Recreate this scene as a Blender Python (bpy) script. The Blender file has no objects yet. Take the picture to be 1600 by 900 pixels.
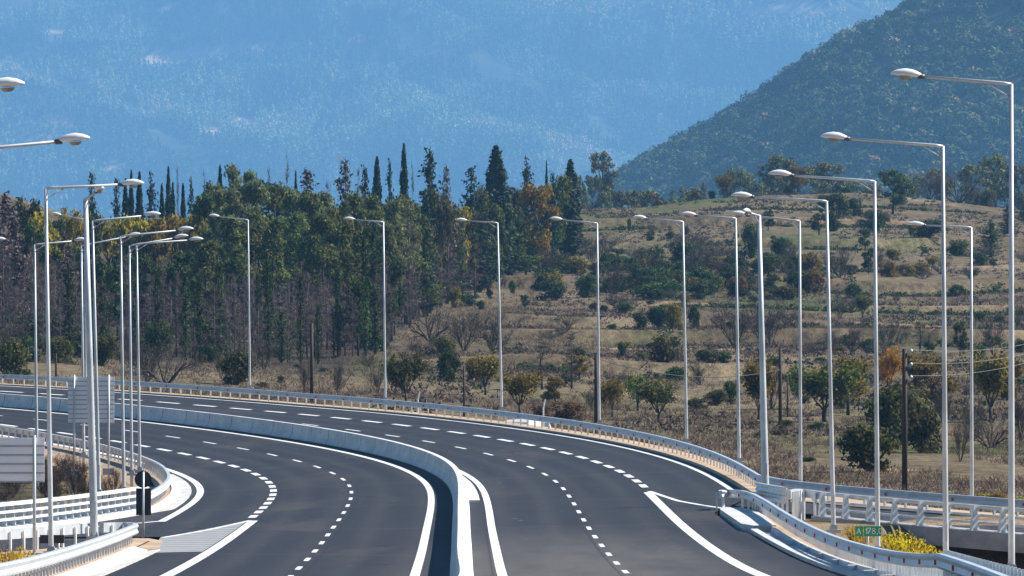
import math, random
import numpy as np
F = 10666.67
_P = [-1.11721, -0.00068, -0.69106, 0.20024, -0.06443, 0.07627, -0.3146, -1.8577, -2.61797, -2.5399, -2.70817, -2.67436, -1.73469, -0.79502, -8.63633, 0.1382, 0.92399, -0.3001, -0.05287, -0.05295, -0.36989, -1.27221, -5.78096, -2.68885, 2.20781, -2.79546, -2.44148, -2.98612]
def _cheb(c, t): return sum(c[k]*np.cos(k*np.arccos(np.clip(2*t-1, -1, 1))) for k in range(len(c)))
# road alignment: a straight that bends left on a 380 m radius, banked 5 %, in a shallow sag
_S = np.linspace(0, 1, 421); _ks = _S*420.
_k = np.interp(_S, np.linspace(0, 1, 12), _P[2:14])*1e-3
_th = _P[1]+np.concatenate([[0], np.cumsum((_k[1:]+_k[:-1])/2)])
_tm = (_th[1:]+_th[:-1])/2
_X = _P[0]+np.concatenate([[0], np.cumsum(np.sin(_tm))])
_Y = 158.+np.concatenate([[0], np.cumsum(np.cos(_tm))])
_Z = _cheb(_P[14:20], _S)
_Sc = np.minimum(_S, .74)
_EL = _cheb(_P[20:24], _Sc)*.01; _ER = _cheb(_P[24:28], _Sc)*.01
def _ext(a, lo, hi): return np.concatenate([lo, a, hi])
_n0, _n1 = 110, 300
_m0 = np.arange(-_n0, 0); _m1 = np.arange(1, _n1+1)
TS = _ext(_ks, _m0*1., 420+_m1*1.)
TTH = _ext(_th, np.full(_n0, _th[0]), np.full(_n1, _th[-1]))
TX = _ext(_X, _X[0]+_m0*math.sin(_th[0]), _X[-1]+_m1*math.sin(_th[-1]))
TY = _ext(_Y, _Y[0]+_m0*math.cos(_th[0]), _Y[-1]+_m1*math.cos(_th[-1]))
TZ = _ext(_Z, _Z[0]+(-_m0)*.024*np.clip(1+_m0/220., .5, 1), _Z[-1]+_m1*.004)
TEL = _ext(_EL, np.full(_n0, _EL[0]), np.full(_n1, _EL[-1])); TER = _ext(_ER, np.full(_n0, _ER[0]), np.full(_n1, _ER[-1]))
def so(X, Y):
    """plan point -> station s, offset o (right of the median is positive)"""
    X = np.atleast_1d(np.asarray(X, float)).ravel(); Y = np.atleast_1d(np.asarray(Y, float)).ravel()
    idx = np.empty(len(X), int)
    for a in range(0, len(X), 4000):
        d = (X[a:a+4000, None]-TX[None, ::4])**2+(Y[a:a+4000, None]-TY[None, ::4])**2
        idx[a:a+4000] = np.argmin(d, 1)*4
    for _ in range(2):
        dx = X-TX[idx]; dy = Y-TY[idx]; th = TTH[idx]
        ds = dx*np.sin(th)+dy*np.cos(th)
        idx = np.clip(idx+np.round(ds).astype(int), 0, len(TS)-1)
    dx = X-TX[idx]; dy = Y-TY[idx]; th = TTH[idx]
    return TS[idx]+dx*np.sin(th)+dy*np.cos(th), dx*np.cos(th)-dy*np.sin(th)
def zs(s, o):
    return np.interp(s, TS, TZ)+np.where(np.asarray(o) < 0, np.interp(s, TS, TEL), np.interp(s, TS, TER))*o
def loc(s, o, h=0.):
    th = np.interp(s, TS, TTH)
    return np.stack([np.interp(s, TS, TX)+o*np.cos(th), np.interp(s, TS, TY)-o*np.sin(th), zs(s, o)+h+0*th], -1)
def surf(X, Y):
    s, o = so(X, Y); return zs(s, o)
def G(px, py, h=0.):
    """where the sight line through a photo pixel meets the banked road plane (+h)"""
    D = np.arange(110., 760., 1.)
    X = (px-800)/F*D; z = (450-py)/F*D
    d = z-(surf(X, D)+h)
    j = np.argmax(d < 0)
    if j == 0: j = len(D)-1
    t = d[j-1]/(d[j-1]-d[j]+1e-9); Dh = D[j-1]+t
    return np.array([(px-800)/F*Dh, Dh, (450-py)/F*Dh])
def GP(pts, h=0.): return np.array([G(a, b, h) for a, b in pts])
def at(px, py, D): return np.array([(px-800)/F*D, D, (450-py)/F*D])
import bpy
from mathutils import Vector
# ---------------------------------------------------------------- helpers
scene = bpy.context.scene
COL = scene.collection
R = math.radians
def norm(v):
    v = np.asarray(v, float); return v/(np.linalg.norm(v)+1e-12)
class MB:
    """collects polygons and links them as ONE mesh object"""
    def __init__(self): self.v = []; self.f = []; self.m = []
    def add(self, vs, fs, mat=0):
        b = len(self.v); self.v.extend([tuple(map(float, p)) for p in vs])
        for f in fs: self.f.append(tuple(i+b for i in f)); self.m.append(mat)
    def box(self, c, sx, sy, sz, rz=0., mat=0, taper=1., tapery=None):
        tapery = taper if tapery is None else tapery
        cs, sn = math.cos(rz), math.sin(rz); vs = []
        for k, (tx, ty) in ((-.5, (1, 1)), (.5, (taper, tapery))):
            for a, b in ((-.5, -.5), (.5, -.5), (.5, .5), (-.5, .5)):
                x, y = a*sx*tx, b*sy*ty
                vs.append((c[0]+x*cs-y*sn, c[1]+x*sn+y*cs, c[2]+k*sz))
        self.add(vs, [(3, 2, 1, 0), (4, 5, 6, 7), (0, 1, 5, 4), (1, 2, 6, 5), (2, 3, 7, 6), (3, 0, 4, 7)], mat)
    def tube(self, pts, rad, n=8, cap=True, mat=0):
        pts = [np.asarray(p, float) for p in pts]
        if np.isscalar(rad): rad = [rad]*len(pts)
        vs = []; up = np.array([.0, .0, 1.]); prev = None
        for i, p in enumerate(pts):
            t = norm(pts[min(i+1, len(pts)-1)]-pts[max(i-1, 0)])
            if prev is None:
                a = np.cross(t, up)
                if np.linalg.norm(a) < 1e-3: a = np.array([1., 0, 0])
                a = norm(a)
            else:
                a = norm(prev-t*np.dot(prev, t))
            prev = a; b = np.cross(t, a)
            for k in range(n):
                q = 2*math.pi*k/n; vs.append(p+rad[i]*(a*math.cos(q)+b*math.sin(q)))
        fs = []
        for i in range(len(pts)-1):
            for k in range(n):
                fs.append((i*n+k, i*n+(k+1) % n, (i+1)*n+(k+1) % n, (i+1)*n+k))
        if cap: fs += [tuple(range(n-1, -1, -1)), tuple(range((len(pts)-1)*n, len(pts)*n))]
        self.add(vs, fs, mat)
    def sweep(self, path, prof, closed=True, cap=True, mat=0, side=1):
        """prof: (lateral to the right of travel, up) points swept along a path"""
        path = np.asarray(path, float); n = len(prof); vs = []
        for i in range(len(path)):
            t = path[min(i+1, len(path)-1)]-path[max(i-1, 0)]
            r = norm((t[1], -t[0], 0.))
            for a, b in prof: vs.append(path[i]+r*a*side+np.array([0, 0, b]))
        fs = []; m = n if closed else n-1
        for i in range(len(path)-1):
            for k in range(m):
                fs.append((i*n+k, i*n+(k+1) % n, (i+1)*n+(k+1) % n, (i+1)*n+k))
        if closed and cap: fs += [tuple(range(n-1, -1, -1)), tuple(range((len(path)-1)*n, len(path)*n))]
        self.add(vs, fs, mat)
    def strip(self, left, right, mat=0):
        n = len(left); vs = list(left)+list(right)
        self.add(vs, [(i, n+i, n+i+1, i+1) for i in range(n-1)], mat)
    def build(self, name, mats, parent=None, smooth=False, inv=None):
        me = bpy.data.meshes.new(name)
        v = self.v
        if inv is not None: v = [tuple(np.subtract(p, inv)) for p in v]
        me.from_pydata(v, [], self.f)
        return finish(name, me, mats, parent, smooth, self.m)
def finish(name, me, mats, parent=None, smooth=False, mi=None):
    mats = mats if isinstance(mats, (list, tuple)) else [mats]
    for m in mats: me.materials.append(m)
    if len(mats) > 1 and mi is not None: me.polygons.foreach_set('material_index', np.array(mi, 'i'))
    if smooth: me.polygons.foreach_set('use_smooth', [True]*len(me.polygons))
    me.update()
    o = bpy.data.objects.new(name, me); COL.objects.link(o)
    if parent is not None: o.parent = parent
    return o
def npmesh(name, V, Fq):
    """fast mesh from numpy: V (n,3), Fq (m,3|4)"""
    me = bpy.data.meshes.new(name); V = np.ascontiguousarray(V, 'f'); Fq = np.ascontiguousarray(Fq, 'i')
    k = Fq.shape[1]
    me.vertices.add(len(V)); me.vertices.foreach_set('co', V.ravel())
    me.loops.add(Fq.size); me.loops.foreach_set('vertex_index', Fq.ravel())
    me.polygons.add(len(Fq)); me.polygons.foreach_set('loop_start', np.arange(0, Fq.size, k, dtype='i'))
    me.polygons.foreach_set('loop_total', np.full(len(Fq), k, 'i'))
    me.update(calc_edges=True); return me
def tag(o, label=None, cat=None, group=None, kind=None):
    if label: o['label'] = label
    if cat: o['category'] = cat
    if group: o['group'] = group
    if kind: o['kind'] = kind
    return o
def empty(name, loc_, rz=0.):
    o = bpy.data.objects.new(name, None); COL.objects.link(o); o.location = tuple(map(float, loc_)); o.rotation_euler = (0, 0, rz)
    o.empty_display_size = .3; return o
def copy_tree(o, kids):
    """copy a thing and its parts (and their sub-parts)"""
    c = o.copy(); COL.objects.link(c)
    for ch in kids.get(o.name, []):
        d = copy_tree(ch, kids); d.parent = c
    return c
# ---------------------------------------------------------------- materials
def mat(name, base=(.5, .5, .5), rough=.6, metal=0.):
    m = bpy.data.materials.new(name); m.use_nodes = True
    b = m.node_tree.nodes['Principled BSDF']
    b.inputs['Base Color'].default_value = (*base, 1); b.inputs['Roughness'].default_value = rough; b.inputs['Metallic'].default_value = metal
    return m
class NT:
    def __init__(self, m): self.t = m.node_tree; self.n = self.t.nodes; self.b = self.n['Principled BSDF']
    def new(self, typ, **kw):
        x = self.n.new(typ)
        for k, v in kw.items(): setattr(x, k, v)
        return x
    def link(self, a, b): self.t.links.new(a, b)
    def coords(self, which='Object'): return self.new('ShaderNodeTexCoord').outputs[which]
    def pos(self): return self.new('ShaderNodeNewGeometry').outputs['Position']
    def map(self, vec, scale): 
        x = self.new('ShaderNodeMapping'); x.inputs['Scale'].default_value = scale; self.link(vec, x.inputs[0]); return x.outputs[0]
    def noise(self, vec, scale, detail=4., rough=.55, dist=0.):
        x = self.new('ShaderNodeTexNoise'); x.inputs['Scale'].default_value = scale; x.inputs['Detail'].default_value = detail
        x.inputs['Roughness'].default_value = rough; x.inputs['Distortion'].default_value = dist
        self.link(vec, x.inputs['Vector']); return x.outputs['Fac']
    def ramp(self, fac, stops):
        x = self.new('ShaderNodeValToRGB'); e = x.color_ramp.elements
        while len(e) < len(stops): e.new(.5)
        for i, (p, c) in enumerate(stops): e[i].position = p; e[i].color = (*c, 1) if len(c) == 3 else c
        self.link(fac, x.inputs[0]); return x.outputs[0]
    def mix(self, fac, a, b, typ='MIX'):
        x = self.new('ShaderNodeMix'); x.data_type = 'RGBA'; x.blend_type = typ
        for s, v in ((x.inputs[0], fac), (x.inputs[6], a), (x.inputs[7], b)):
            if isinstance(v, bpy.types.NodeSocket): self.link(v, s)
            elif isinstance(v, tuple): s.default_value = (*v, 1)
            else: s.default_value = v
        return x.outputs[2]
    def bump(self, h, strength, dist=.05):
        x = self.new('ShaderNodeBump'); x.inputs['Strength'].default_value = strength; x.inputs['Distance'].default_value = dist
        self.link(h, x.inputs['Height']); self.link(x.outputs[0], self.b.inputs['Normal'])
def mottled(name, c1, c2, scale, rough=.7, metal=0., bump=0., detail=5., stretch=None, lo=.35, hi=.65):
    m = mat(name, c1, rough, metal); t = NT(m); v = t.pos()
    if stretch: v = t.map(v, stretch)
    n = t.noise(v, scale, detail)
    t.link(t.ramp(n, [(lo, c1), (hi, c2)]), t.b.inputs['Base Color'])
    if bump: t.bump(n, bump)
    return m
def leafmat(name, dark, light, hue=.5, trans=.35, accent=None, amount=.0):
    """foliage: every leaf clump its own shade, every plant its own tint"""
    m = mat(name, dark, .75); t = NT(m)
    isl = t.new('ShaderNodeNewGeometry').outputs['Random Per Island']
    n = t.noise(t.coords(), 2.2, 2.)
    a = t.ramp(isl, [(0., dark), (1., light)])
    b = t.mix(t.ramp(n, [(.38, (0, 0, 0)), (.62, (1, 1, 1))]), tuple(.65*x for x in dark), a)
    if accent:
        n2 = t.noise(t.coords(), 3.1, 2.); b = t.mix(t.ramp(n2, [(.55-amount*.3, (0, 0, 0)), (.68-amount*.3, (1, 1, 1))]), b, accent)
    h = t.new('ShaderNodeHueSaturation'); oi = t.new('ShaderNodeObjectInfo')
    mr = t.new('ShaderNodeMapRange'); mr.inputs[3].default_value = hue-.03; mr.inputs[4].default_value = hue+.025; t.link(oi.outputs['Random'], mr.inputs[0])
    mv = t.new('ShaderNodeMapRange'); mv.inputs[3].default_value = .75; mv.inputs[4].default_value = 1.3; t.link(oi.outputs['Random'], mv.inputs[0])
    t.link(mr.outputs[0], h.inputs['Hue']); t.link(mv.outputs[0], h.inputs['Value']); t.link(b, h.inputs['Color'])
    col = h.outputs[0]; t.link(col, t.b.inputs['Base Color'])
    t.b.inputs['Specular IOR Level'].default_value = .25
    tr = t.new('ShaderNodeBsdfTranslucent'); t.link(col, tr.inputs['Color'])
    mx = t.new('ShaderNodeMixShader'); mx.inputs[0].default_value = trans
    t.link(t.b.outputs[0], mx.inputs[1]); t.link(tr.outputs[0], mx.inputs[2])
    t.link(mx.outputs[0], t.n['Material Output'].inputs['Surface'])
    return m
M = {}
def asphalt(name, lo, hi):
    m = mat(name, lo, .8); t = NT(m); p = t.pos()
    at_ = t.new('ShaderNodeAttribute', attribute_name='lane'); sx = t.new('ShaderNodeSeparateXYZ'); t.link(at_.outputs['Vector'], sx.inputs[0]); lane = at_.outputs['Vector']
    def m_(op, a, b=None, c=None):
        x = t.new('ShaderNodeMath', operation=op)
        for i, v in enumerate((a, b, c)):
            if v is None: continue
            if isinstance(v, (int, float)): x.inputs[i].default_value = v
            else: t.link(v, x.inputs[i])
        return x.outputs[0]
    n1 = t.noise(t.map(lane, (1, .06, 1)), .55, 6., .65); n2 = t.noise(p, 6., 3., .7); n3 = t.noise(t.map(lane, (.5, .12, 1.)), .22, 3., .6, 1.)
    c = t.ramp(n1, [(.28, lo), (.74, hi)])
    # paler tracks where tyres run, twice per lane
    off = m_('MULTIPLY', m_('SUBTRACT', m_('ABSOLUTE', sx.outputs[0]), 1.22), 2*math.pi/1.9); tr = m_('MULTIPLY_ADD', m_('SINE', off), .5, .5)
    tr = m_('MULTIPLY', m_('POWER', tr, 2.), m_('MULTIPLY', t.noise(t.map(lane, (.3, .02, 1)), 1.3, 4.), .75))
    c = t.mix(tr, c, (.043, .042, .046))
    c = t.mix(t.ramp(n3, [(.56, (0, 0, 0)), (.70, (.45, .45, .45))]), c, (.070, .058, .050))
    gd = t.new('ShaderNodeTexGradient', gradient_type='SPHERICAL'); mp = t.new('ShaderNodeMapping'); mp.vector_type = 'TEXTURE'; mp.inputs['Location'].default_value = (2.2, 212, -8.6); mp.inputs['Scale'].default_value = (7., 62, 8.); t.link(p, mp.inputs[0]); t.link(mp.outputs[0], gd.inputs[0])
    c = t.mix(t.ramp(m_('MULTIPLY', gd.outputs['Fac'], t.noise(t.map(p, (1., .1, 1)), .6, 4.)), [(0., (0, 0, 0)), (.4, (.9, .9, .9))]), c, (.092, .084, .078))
    # paving seams across and along
    wob = m_('MULTIPLY', t.noise(lane, .7, 2.), .5)
    fr = m_('FRACT', m_('DIVIDE', m_('ADD', sx.outputs[1], wob), 37.)); sm = m_('LESS_THAN', fr, .011)
    fo = m_('FRACT', m_('DIVIDE', m_('ADD', m_('SUBTRACT', m_('ABSOLUTE', sx.outputs[0]), 4.75), m_('MULTIPLY', wob, .15)), 3.803)); sl = m_('LESS_THAN', fo, .022)
    c = t.mix(m_('MULTIPLY', sm, .55), c, (.085, .072, .062)); c = t.mix(m_('MULTIPLY', sl, .5), c, (.012, .012, .014))
    c = t.mix(.35, c, t.ramp(n2, [(.3, (.25, .25, .25)), (.75, (.9, .9, .9))]), 'OVERLAY')
    # dust along the median and the outer edge, scattered grit
    ed = t.ramp(m_('ABSOLUTE', sx.outputs[0]), [(0., (.75, .75, .75)), (.035, (0, 0, 0))]); ed2 = m_('MULTIPLY', m_('GREATER_THAN', m_('ABSOLUTE', sx.outputs[0]), 12.75), .5)
    dn = t.ramp(t.noise(t.map(lane, (1, .3, 1)), 1.8, 5., .7), [(.45, (0, 0, 0)), (.7, (.8, .8, .8))]); c = t.mix(m_('MULTIPLY', m_('MAXIMUM', ed, ed2), dn), c, (.17, .14, .115))
    n4 = t.noise(p, 1.3, 1.); c = t.mix(t.ramp(n4, [(.775, (0, 0, 0)), (.79, (.6, .6, .6))]), c, (.25, .24, .23))
    t.link(c, t.b.inputs['Base Color']); t.bump(n2, .25, .02); t.b.inputs['Specular IOR Level'].default_value = .25
    return m
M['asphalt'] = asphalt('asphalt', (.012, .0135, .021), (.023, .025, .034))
M['paint'] = mat('white_road_paint', (.8, .8, .8), .6); t = NT(M['paint']); p = t.pos()
t.link(t.mix(t.ramp(t.noise(p, 2.6, 6., .75), [(.56, (0, 0, 0)), (.74, (.75, .75, .75))]), t.ramp(t.noise(p, .35, 4.), [(.3, (.66, .65, .63)), (.65, (.82, .82, .81))]), (.16, .155, .15)), t.b.inputs['Base Color'])
M['paint_worn'] = mat('grooved_white_paint', (.4, .4, .4), .8)
t = NT(M['paint_worn']); p = t.pos()
w = t.new('ShaderNodeTexWave', wave_type='BANDS', bands_direction='Y'); w.inputs['Scale'].default_value = .105; w.inputs['Distortion'].default_value = 1.2; w.inputs['Detail'].default_value = 2.; t.link(p, w.inputs['Vector'])
n = t.noise(p, 1.5, 4.)
t.link(t.mix(t.ramp(n, [(.35, (.75, .75, .75)), (.7, (.25, .25, .25))]), t.ramp(w.outputs['Fac'], [(.35, (.12, .12, .13)), (.6, (.40, .40, .40))]), (.25, .25, .26)), t.b.inputs['Base Color'])
M['concrete'] = mottled('pale_concrete', (.46, .47, .48), (.60, .60, .59), .8, .85, bump=.15, stretch=(1, .5, 1.6))
M['barrier'] = mat('cast_barrier_concrete', (.5, .5, .5), .85); t = NT(M['barrier']); at_ = t.new('ShaderNodeAttribute', attribute_name='lane').outputs['Vector']; sx = t.new('ShaderNodeSeparateXYZ'); t.link(at_, sx.inputs[0]); p = t.pos()
c = t.ramp(t.noise(t.map(p, (1, .5, 1.6)), .8, 5.), [(.35, (.56, .57, .58)), (.65, (.72, .72, .71))])
st = t.noise(t.map(at_, (.2, 2.2, .2)), 1.2, 5., .7); c = t.mix(t.ramp(st, [(.54, (0, 0, 0)), (.72, (.5, .5, .5))]), c, (.22, .20, .18))
fr = t.new('ShaderNodeMath', operation='FRACT'); dv = t.new('ShaderNodeMath', operation='DIVIDE'); dv.inputs[1].default_value = 6.; t.link(sx.outputs[1], dv.inputs[0]); t.link(dv.outputs[0], fr.inputs[0]); ls = t.new('ShaderNodeMath', operation='LESS_THAN'); ls.inputs[1].default_value = .014; t.link(fr.outputs[0], ls.inputs[0])
t.link(t.mix(ls.outputs[0], c, (.10, .10, .10)), t.b.inputs['Base Color']); t.bump(t.noise(p, 5., 4.), .2)
M['concrete_white'] = mottled('new_white_concrete', (.40, .385, .36), (.68, .665, .63), 1.3, .85, bump=.2)
M['concrete_grey'] = mottled('grey_deck_concrete', (.26, .26, .27), (.38, .38, .38), .6, .9, bump=.3, stretch=(1, 1, 2.5))
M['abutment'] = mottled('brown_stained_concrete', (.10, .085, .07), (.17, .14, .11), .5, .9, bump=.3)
M['hole'] = mat('dark_recess', (.02, .025, .035), .9)
M['steel'] = mottled('galvanised_steel', (.50, .53, .57), (.62, .65, .68), 1.6, .45, .35)
M['steel_pole'] = mottled('dull_galvanised_pole', (.44, .46, .48), (.66, .67, .68), .7, .5, .2)
M['steel_post'] = mottled('galvanised_post', (.64, .65, .66), (.76, .77, .77), 2., .5, .1)
M['white_rail'] = mottled('white_painted_rail', (.80, .80, .79), (.70, .70, .70), 1.5, .5)
M['lantern'] = mat('light_grey_lantern_shell', (.72, .73, .74), .4)
M['lens'] = mat('clear_lamp_bowl', (.28, .24, .20), .15)
M['dark_steel'] = mat('dark_arm_clamp', (.10, .10, .11), .5, .4)
M['red'] = mat('red_reflector', (.55, .012, .02), .3)
M['black'] = mat('black_sign_back', (.012, .013, .016), .6)
M['blue'] = mat('blue_reflector', (.02, .08, .45), .3)
M['sign_back'] = mottled('grey_aluminium_panel', (.80, .80, .84), (.86, .86, .89), .8, .55, .0)
M['sign_seam'] = mat('panel_seam', (.30, .30, .34), .6)
M['sign_green'] = mat('green_sign_face', (.006, .30, .13), .45)
M['sign_white'] = mat('white_lettering', (.85, .85, .85), .5)
M['wood_pole'] = mottled('creosoted_wood', (.020, .014, .012), (.055, .030, .024), 1.5, .8, stretch=(1, 1, .15))
M['insulator'] = mat('pale_glass_insulator', (.45, .62, .60), .2)
M['wire'] = mat('bare_wire', (.30, .30, .30), .5, .3)
M['wire_dark'] = mat('dark_cable', (.03, .03, .035), .6)
M['car'] = mat('white_car_paint', (.78, .78, .78), .3)
M['car_glass'] = mat('car_window_glass', (.10, .16, .24), .08)
M['tyre'] = mat('tyre_rubber', (.02, .02, .02), .9)
M['bark'] = mottled('brown_bark', (.035, .028, .022), (.075, .06, .048), 3., .9, stretch=(1, 1, .3))
M['bark_grey'] = mottled('grey_bark', (.075, .062, .06), (.15, .125, .118), 2., .9, stretch=(1, 1, .3))
M['bark_pale'] = mottled('pale_dry_wood', (.20, .17, .14), (.30, .26, .22), 2., .9)
M['twig'] = leafmat('bare_twigs', (.055, .040, .034), (.19, .145, .115), trans=.1)
M['twig_purple'] = leafmat('purple_brown_twigs', (.075, .052, .050), (.34, .245, .215), trans=.1)
M['cypress'] = leafmat('cypress_needles', (.010, .028, .012), (.075, .13, .042), trans=.25)
M['pine'] = leafmat('pine_needles', (.055, .090, .024), (.36, .38, .11), trans=.4)
M['pine_pale'] = leafmat('pale_pine_needles', (.09, .135, .050), (.42, .43, .19), trans=.4)
M['leaf_dark'] = leafmat('dark_evergreen_leaves', (.016, .040, .010), (.14, .19, .040), trans=.3)
M['leaf_green'] = leafmat('green_leaves', (.050, .085, .016), (.30, .33, .065), trans=.45)
M['leaf_olive'] = leafmat('olive_leaves', (.046, .052, .014), (.22, .21, .055), trans=.4)
M['leaf_autumn'] = leafmat('autumn_leaves', (.085, .10, .014), (.46, .42, .055), trans=.45, accent=(.58, .36, .03), amount=.22)
M['leaf_yellow'] = leafmat('yellow_leaves', (.14, .12, .014), (.50, .40, .030), trans=.45)
M['leaf_orange'] = leafmat('orange_leaves', (.50, .25, .02), (.85, .50, .05), hue=.505, trans=.4)
M['broom'] = leafmat('bright_yellow_flowers', (.75, .50, .008), (.95, .70, .015), trans=.3)
M['leaf_fall'] = leafmat('muted_autumn_leaves', (.055, .058, .014), (.27, .23, .050), trans=.4, accent=(.36, .22, .03), amount=.2)
M['brush'] = leafmat('dark_brown_brushwood', (.020, .013, .009), (.17, .095, .050), trans=.1)
M['rust'] = leafmat('rusty_brown_leaves', (.10, .052, .028), (.22, .12, .055), trans=.3)
M['hill_leaf'] = leafmat('hill_oak_leaves', (.018, .050, .020), (.26, .31, .095), trans=.2, accent=(.40, .22, .08), amount=.05)
m = mat('hill_oak_crowns', (.1, .2, .1), .8); t = NT(m); M['hill_oak'] = m
vc = t.new('ShaderNodeVertexColor', layer_name='crown_tone').outputs[0]; isl = t.new('ShaderNodeNewGeometry').outputs['Random Per Island']
t.link(t.mix(isl, t.ramp(vc, [(.0, (.010, .026, .014)), (.5, (.020, .045, .018)), (.85, (.07, .085, .03)), (.95, (.16, .09, .04))]), t.ramp(vc, [(0., (.026, .052, .022)), (.45, (.085, .125, .046)), (.8, (.22, .25, .08)), (.92, (.40, .26, .11))])), t.b.inputs['Base Color']); t.b.inputs['Specular IOR Level'].default_value = .1
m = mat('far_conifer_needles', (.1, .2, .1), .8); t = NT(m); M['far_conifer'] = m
vc = t.new('ShaderNodeVertexColor', layer_name='crown_tone').outputs[0]; isl = t.new('ShaderNodeNewGeometry').outputs['Random Per Island']
t.link(t.mix(isl, t.ramp(vc, [(.0, (.015, .035, .025)), (.45, (.06, .12, .05)), (.75, (.30, .36, .16)), (1., (.42, .36, .24))]), t.ramp(vc, [(0., (.03, .06, .04)), (.4, (.18, .28, .12)), (.7, (.38, .50, .27)), (1., (.50, .45, .34))])), t.b.inputs['Base Color']); t.b.inputs['Specular IOR Level'].default_value = .1  # darkest tones double as painted gully shade
M['grass'] = leafmat('dry_grass_blades', (.10, .070, .050), (.33, .25, .18), trans=.4)
# meadow soil: dry brown grass with green and straw patches
m = mat('dry_meadow', (.2, .15, .1), .95); t = NT(m); p = t.pos(); M['ground'] = m
a = t.noise(t.map(p, (1, .35, 1)), .045, 6., .6); b = t.noise(t.map(p, (1, .3, 1)), .02, 4., .55, .6); c_ = t.noise(t.map(p, (1, .4, 1)), .9, 6., .75)
col = t.ramp(a, [(.28, (.064, .048, .028)), (.5, (.138, .104, .062)), (.72, (.215, .165, .102))])
col = t.mix(t.ramp(b, [(.50, (0, 0, 0)), (.64, (.75, .75, .75))]), col, (.075, .100, .024))
col = t.mix(.9, col, t.ramp(c_, [(.28, (.06, .06, .06)), (.75, (.92, .92, .92))]), 'OVERLAY')
vs2 = t.new('ShaderNodeVertexColor', layer_name='bare_sand').outputs[0]; col = t.mix(vs2, col, t.ramp(t.noise(p, .45, 6., .7), [(.32, (.17, .10, .06)), (.55, (.36, .245, .155)), (.72, (.48, .36, .26))]))
vc = t.new('ShaderNodeVertexColor', layer_name='litter').outputs[0]
col = t.mix(vc, col, t.mix(t.noise(p, .25, 5.), (.022, .017, .015), (.065, .048, .038)))
t.link(col, t.b.inputs['Base Color']); t.bump(c_, .8, .4); t.b.inputs['Specular IOR Level'].default_value = .1
m = mat('sandy_verge', (.4, .3, .2), .95); t = NT(m); p = t.pos(); M['sand'] = m
a = t.noise(p, .5, 6., .7); b = t.noise(p, 3., 3.)
t.link(t.ramp(a, [(.3, (.30, .20, .13)), (.55, (.44, .32, .22)), (.75, (.52, .42, .31))]), t.b.inputs['Base Color']); t.bump(b, .6, .1)
M['hill_soil'] = mottled('hill_soil', (.045, .05, .028), (.12, .095, .06), .02, .95)
m = mat('mountain_soil', (.1, .1, .06), .95); t = NT(m); p = t.pos(); M['mountain_soil'] = m
a = t.noise(p, .012, 5.); vc = t.new('ShaderNodeVertexColor', layer_name='clearing').outputs[0]
t.link(t.mix(vc, t.ramp(a, [(.35, (.02, .04, .02)), (.7, (.07, .085, .045))]), t.ramp(t.noise(p, .03, 4.), [(.3, (.32, .22, .15)), (.7, (.58, .40, .28))])), t.b.inputs['Base Color'])
# ---------------------------------------------------------------- terrain
FR = np.array([(11.3, 308.1, -9.3), (12.4, 303., -9.35), (14.2, 297., -9.4), (19., 286., -9.5), (26., 271., -9.6), (40., 245., -9.8), (70., 195., -10.2)])   # outer rail of the joining ramp
NP = np.array([(11.0, 286.3, -9.38), (12.8, 283., -9.44), (16., 276.3, -9.56), (20.2, 268.6, -9.68), (24.6, 260.5, -9.75), (36., 238., -9.9), (60., 193., -10.3)])  # its inner parapet
def dens(P, n):
    P = np.asarray(P, float); d = np.concatenate([[0], np.cumsum(np.linalg.norm(np.diff(P, axis=0), axis=1))])
    q = np.linspace(0, d[-1], n)
    return np.stack([np.interp(q, d, P[:, k]) for k in range(P.shape[1])], -1)
def smooth(P, n, it=3):
    P = np.asarray(P, float)
    for _ in range(it):   # Chaikin corner cutting
        Q = [P[0]]
        for a, b in zip(P[:-1], P[1:]): Q += [.75*a+.25*b, .25*a+.75*b]
        Q.append(P[-1]); P = np.array(Q)
    return dens(P, n)
FRs = smooth(FR, 90); NPs = smooth(NP, 90)
def oleft(s): return np.interp(s, [-110, 0, 60, 100, 113, 126, 146, 152, 200, 232, 264, 720], [-48, -35, -26.4, -20.4, -18.9, -17.4, -15.4, -14.8, -14.8, -14.6, -14.1, -14.0])
FTAB = ([-110, 0, 60, 100, 113, 126, 134, 146, 152], [-47.4, -34.4, -25.8, -19.8, -18.3, -16.8, -16.0, -14.8, -14.1])
def oF(s): return np.interp(s, *FTAB)
def oE(s): return np.interp(s, [150, 200, 232, 264, 300, 420, 720], [-14.1, -14.1, -13.8, -13.3, -13.15, -13.1, -13.1])
def oG(s): return -12.5-np.maximum(0, 87-s)*.165
FRso = so(FRs[:, 0], FRs[:, 1])
_i = np.argsort(FRso[0])
def oright(s): return np.where(s > 150, 14.4, np.interp(s, FRso[0][_i], FRso[1][_i])+.8)
PY_ = [60, 250, 300, 400, 500, 600, 700, 800, 900, 960, 1050, 1150, 1300, 1400, 1500, 1700, 2000, 2600, 9000]
PZ_ = [-10.4, -10.5, -10.6, -10.5, -9.7, -8.7, -7.7, -6.3, -4.6, -2.6, 1.2, 6., 14., 17.3, 17.5, 9., -8, -30, -60]
def fbm(X, Y, f, seed=0, oct=4):
    r = np.random.RandomState(seed); o = np.zeros_like(X, float); a = 1.
    for k in range(oct):
        for _ in range(3):
            th = r.uniform(0, 6.28); ph = r.uniform(0, 6.28); ff = f*r.uniform(.7, 1.4)
            o += a*np.sin((X*math.cos(th)+Y*math.sin(th))*ff*6.28+ph)/3
        f *= 2.1; a *= .5
    return o
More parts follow.
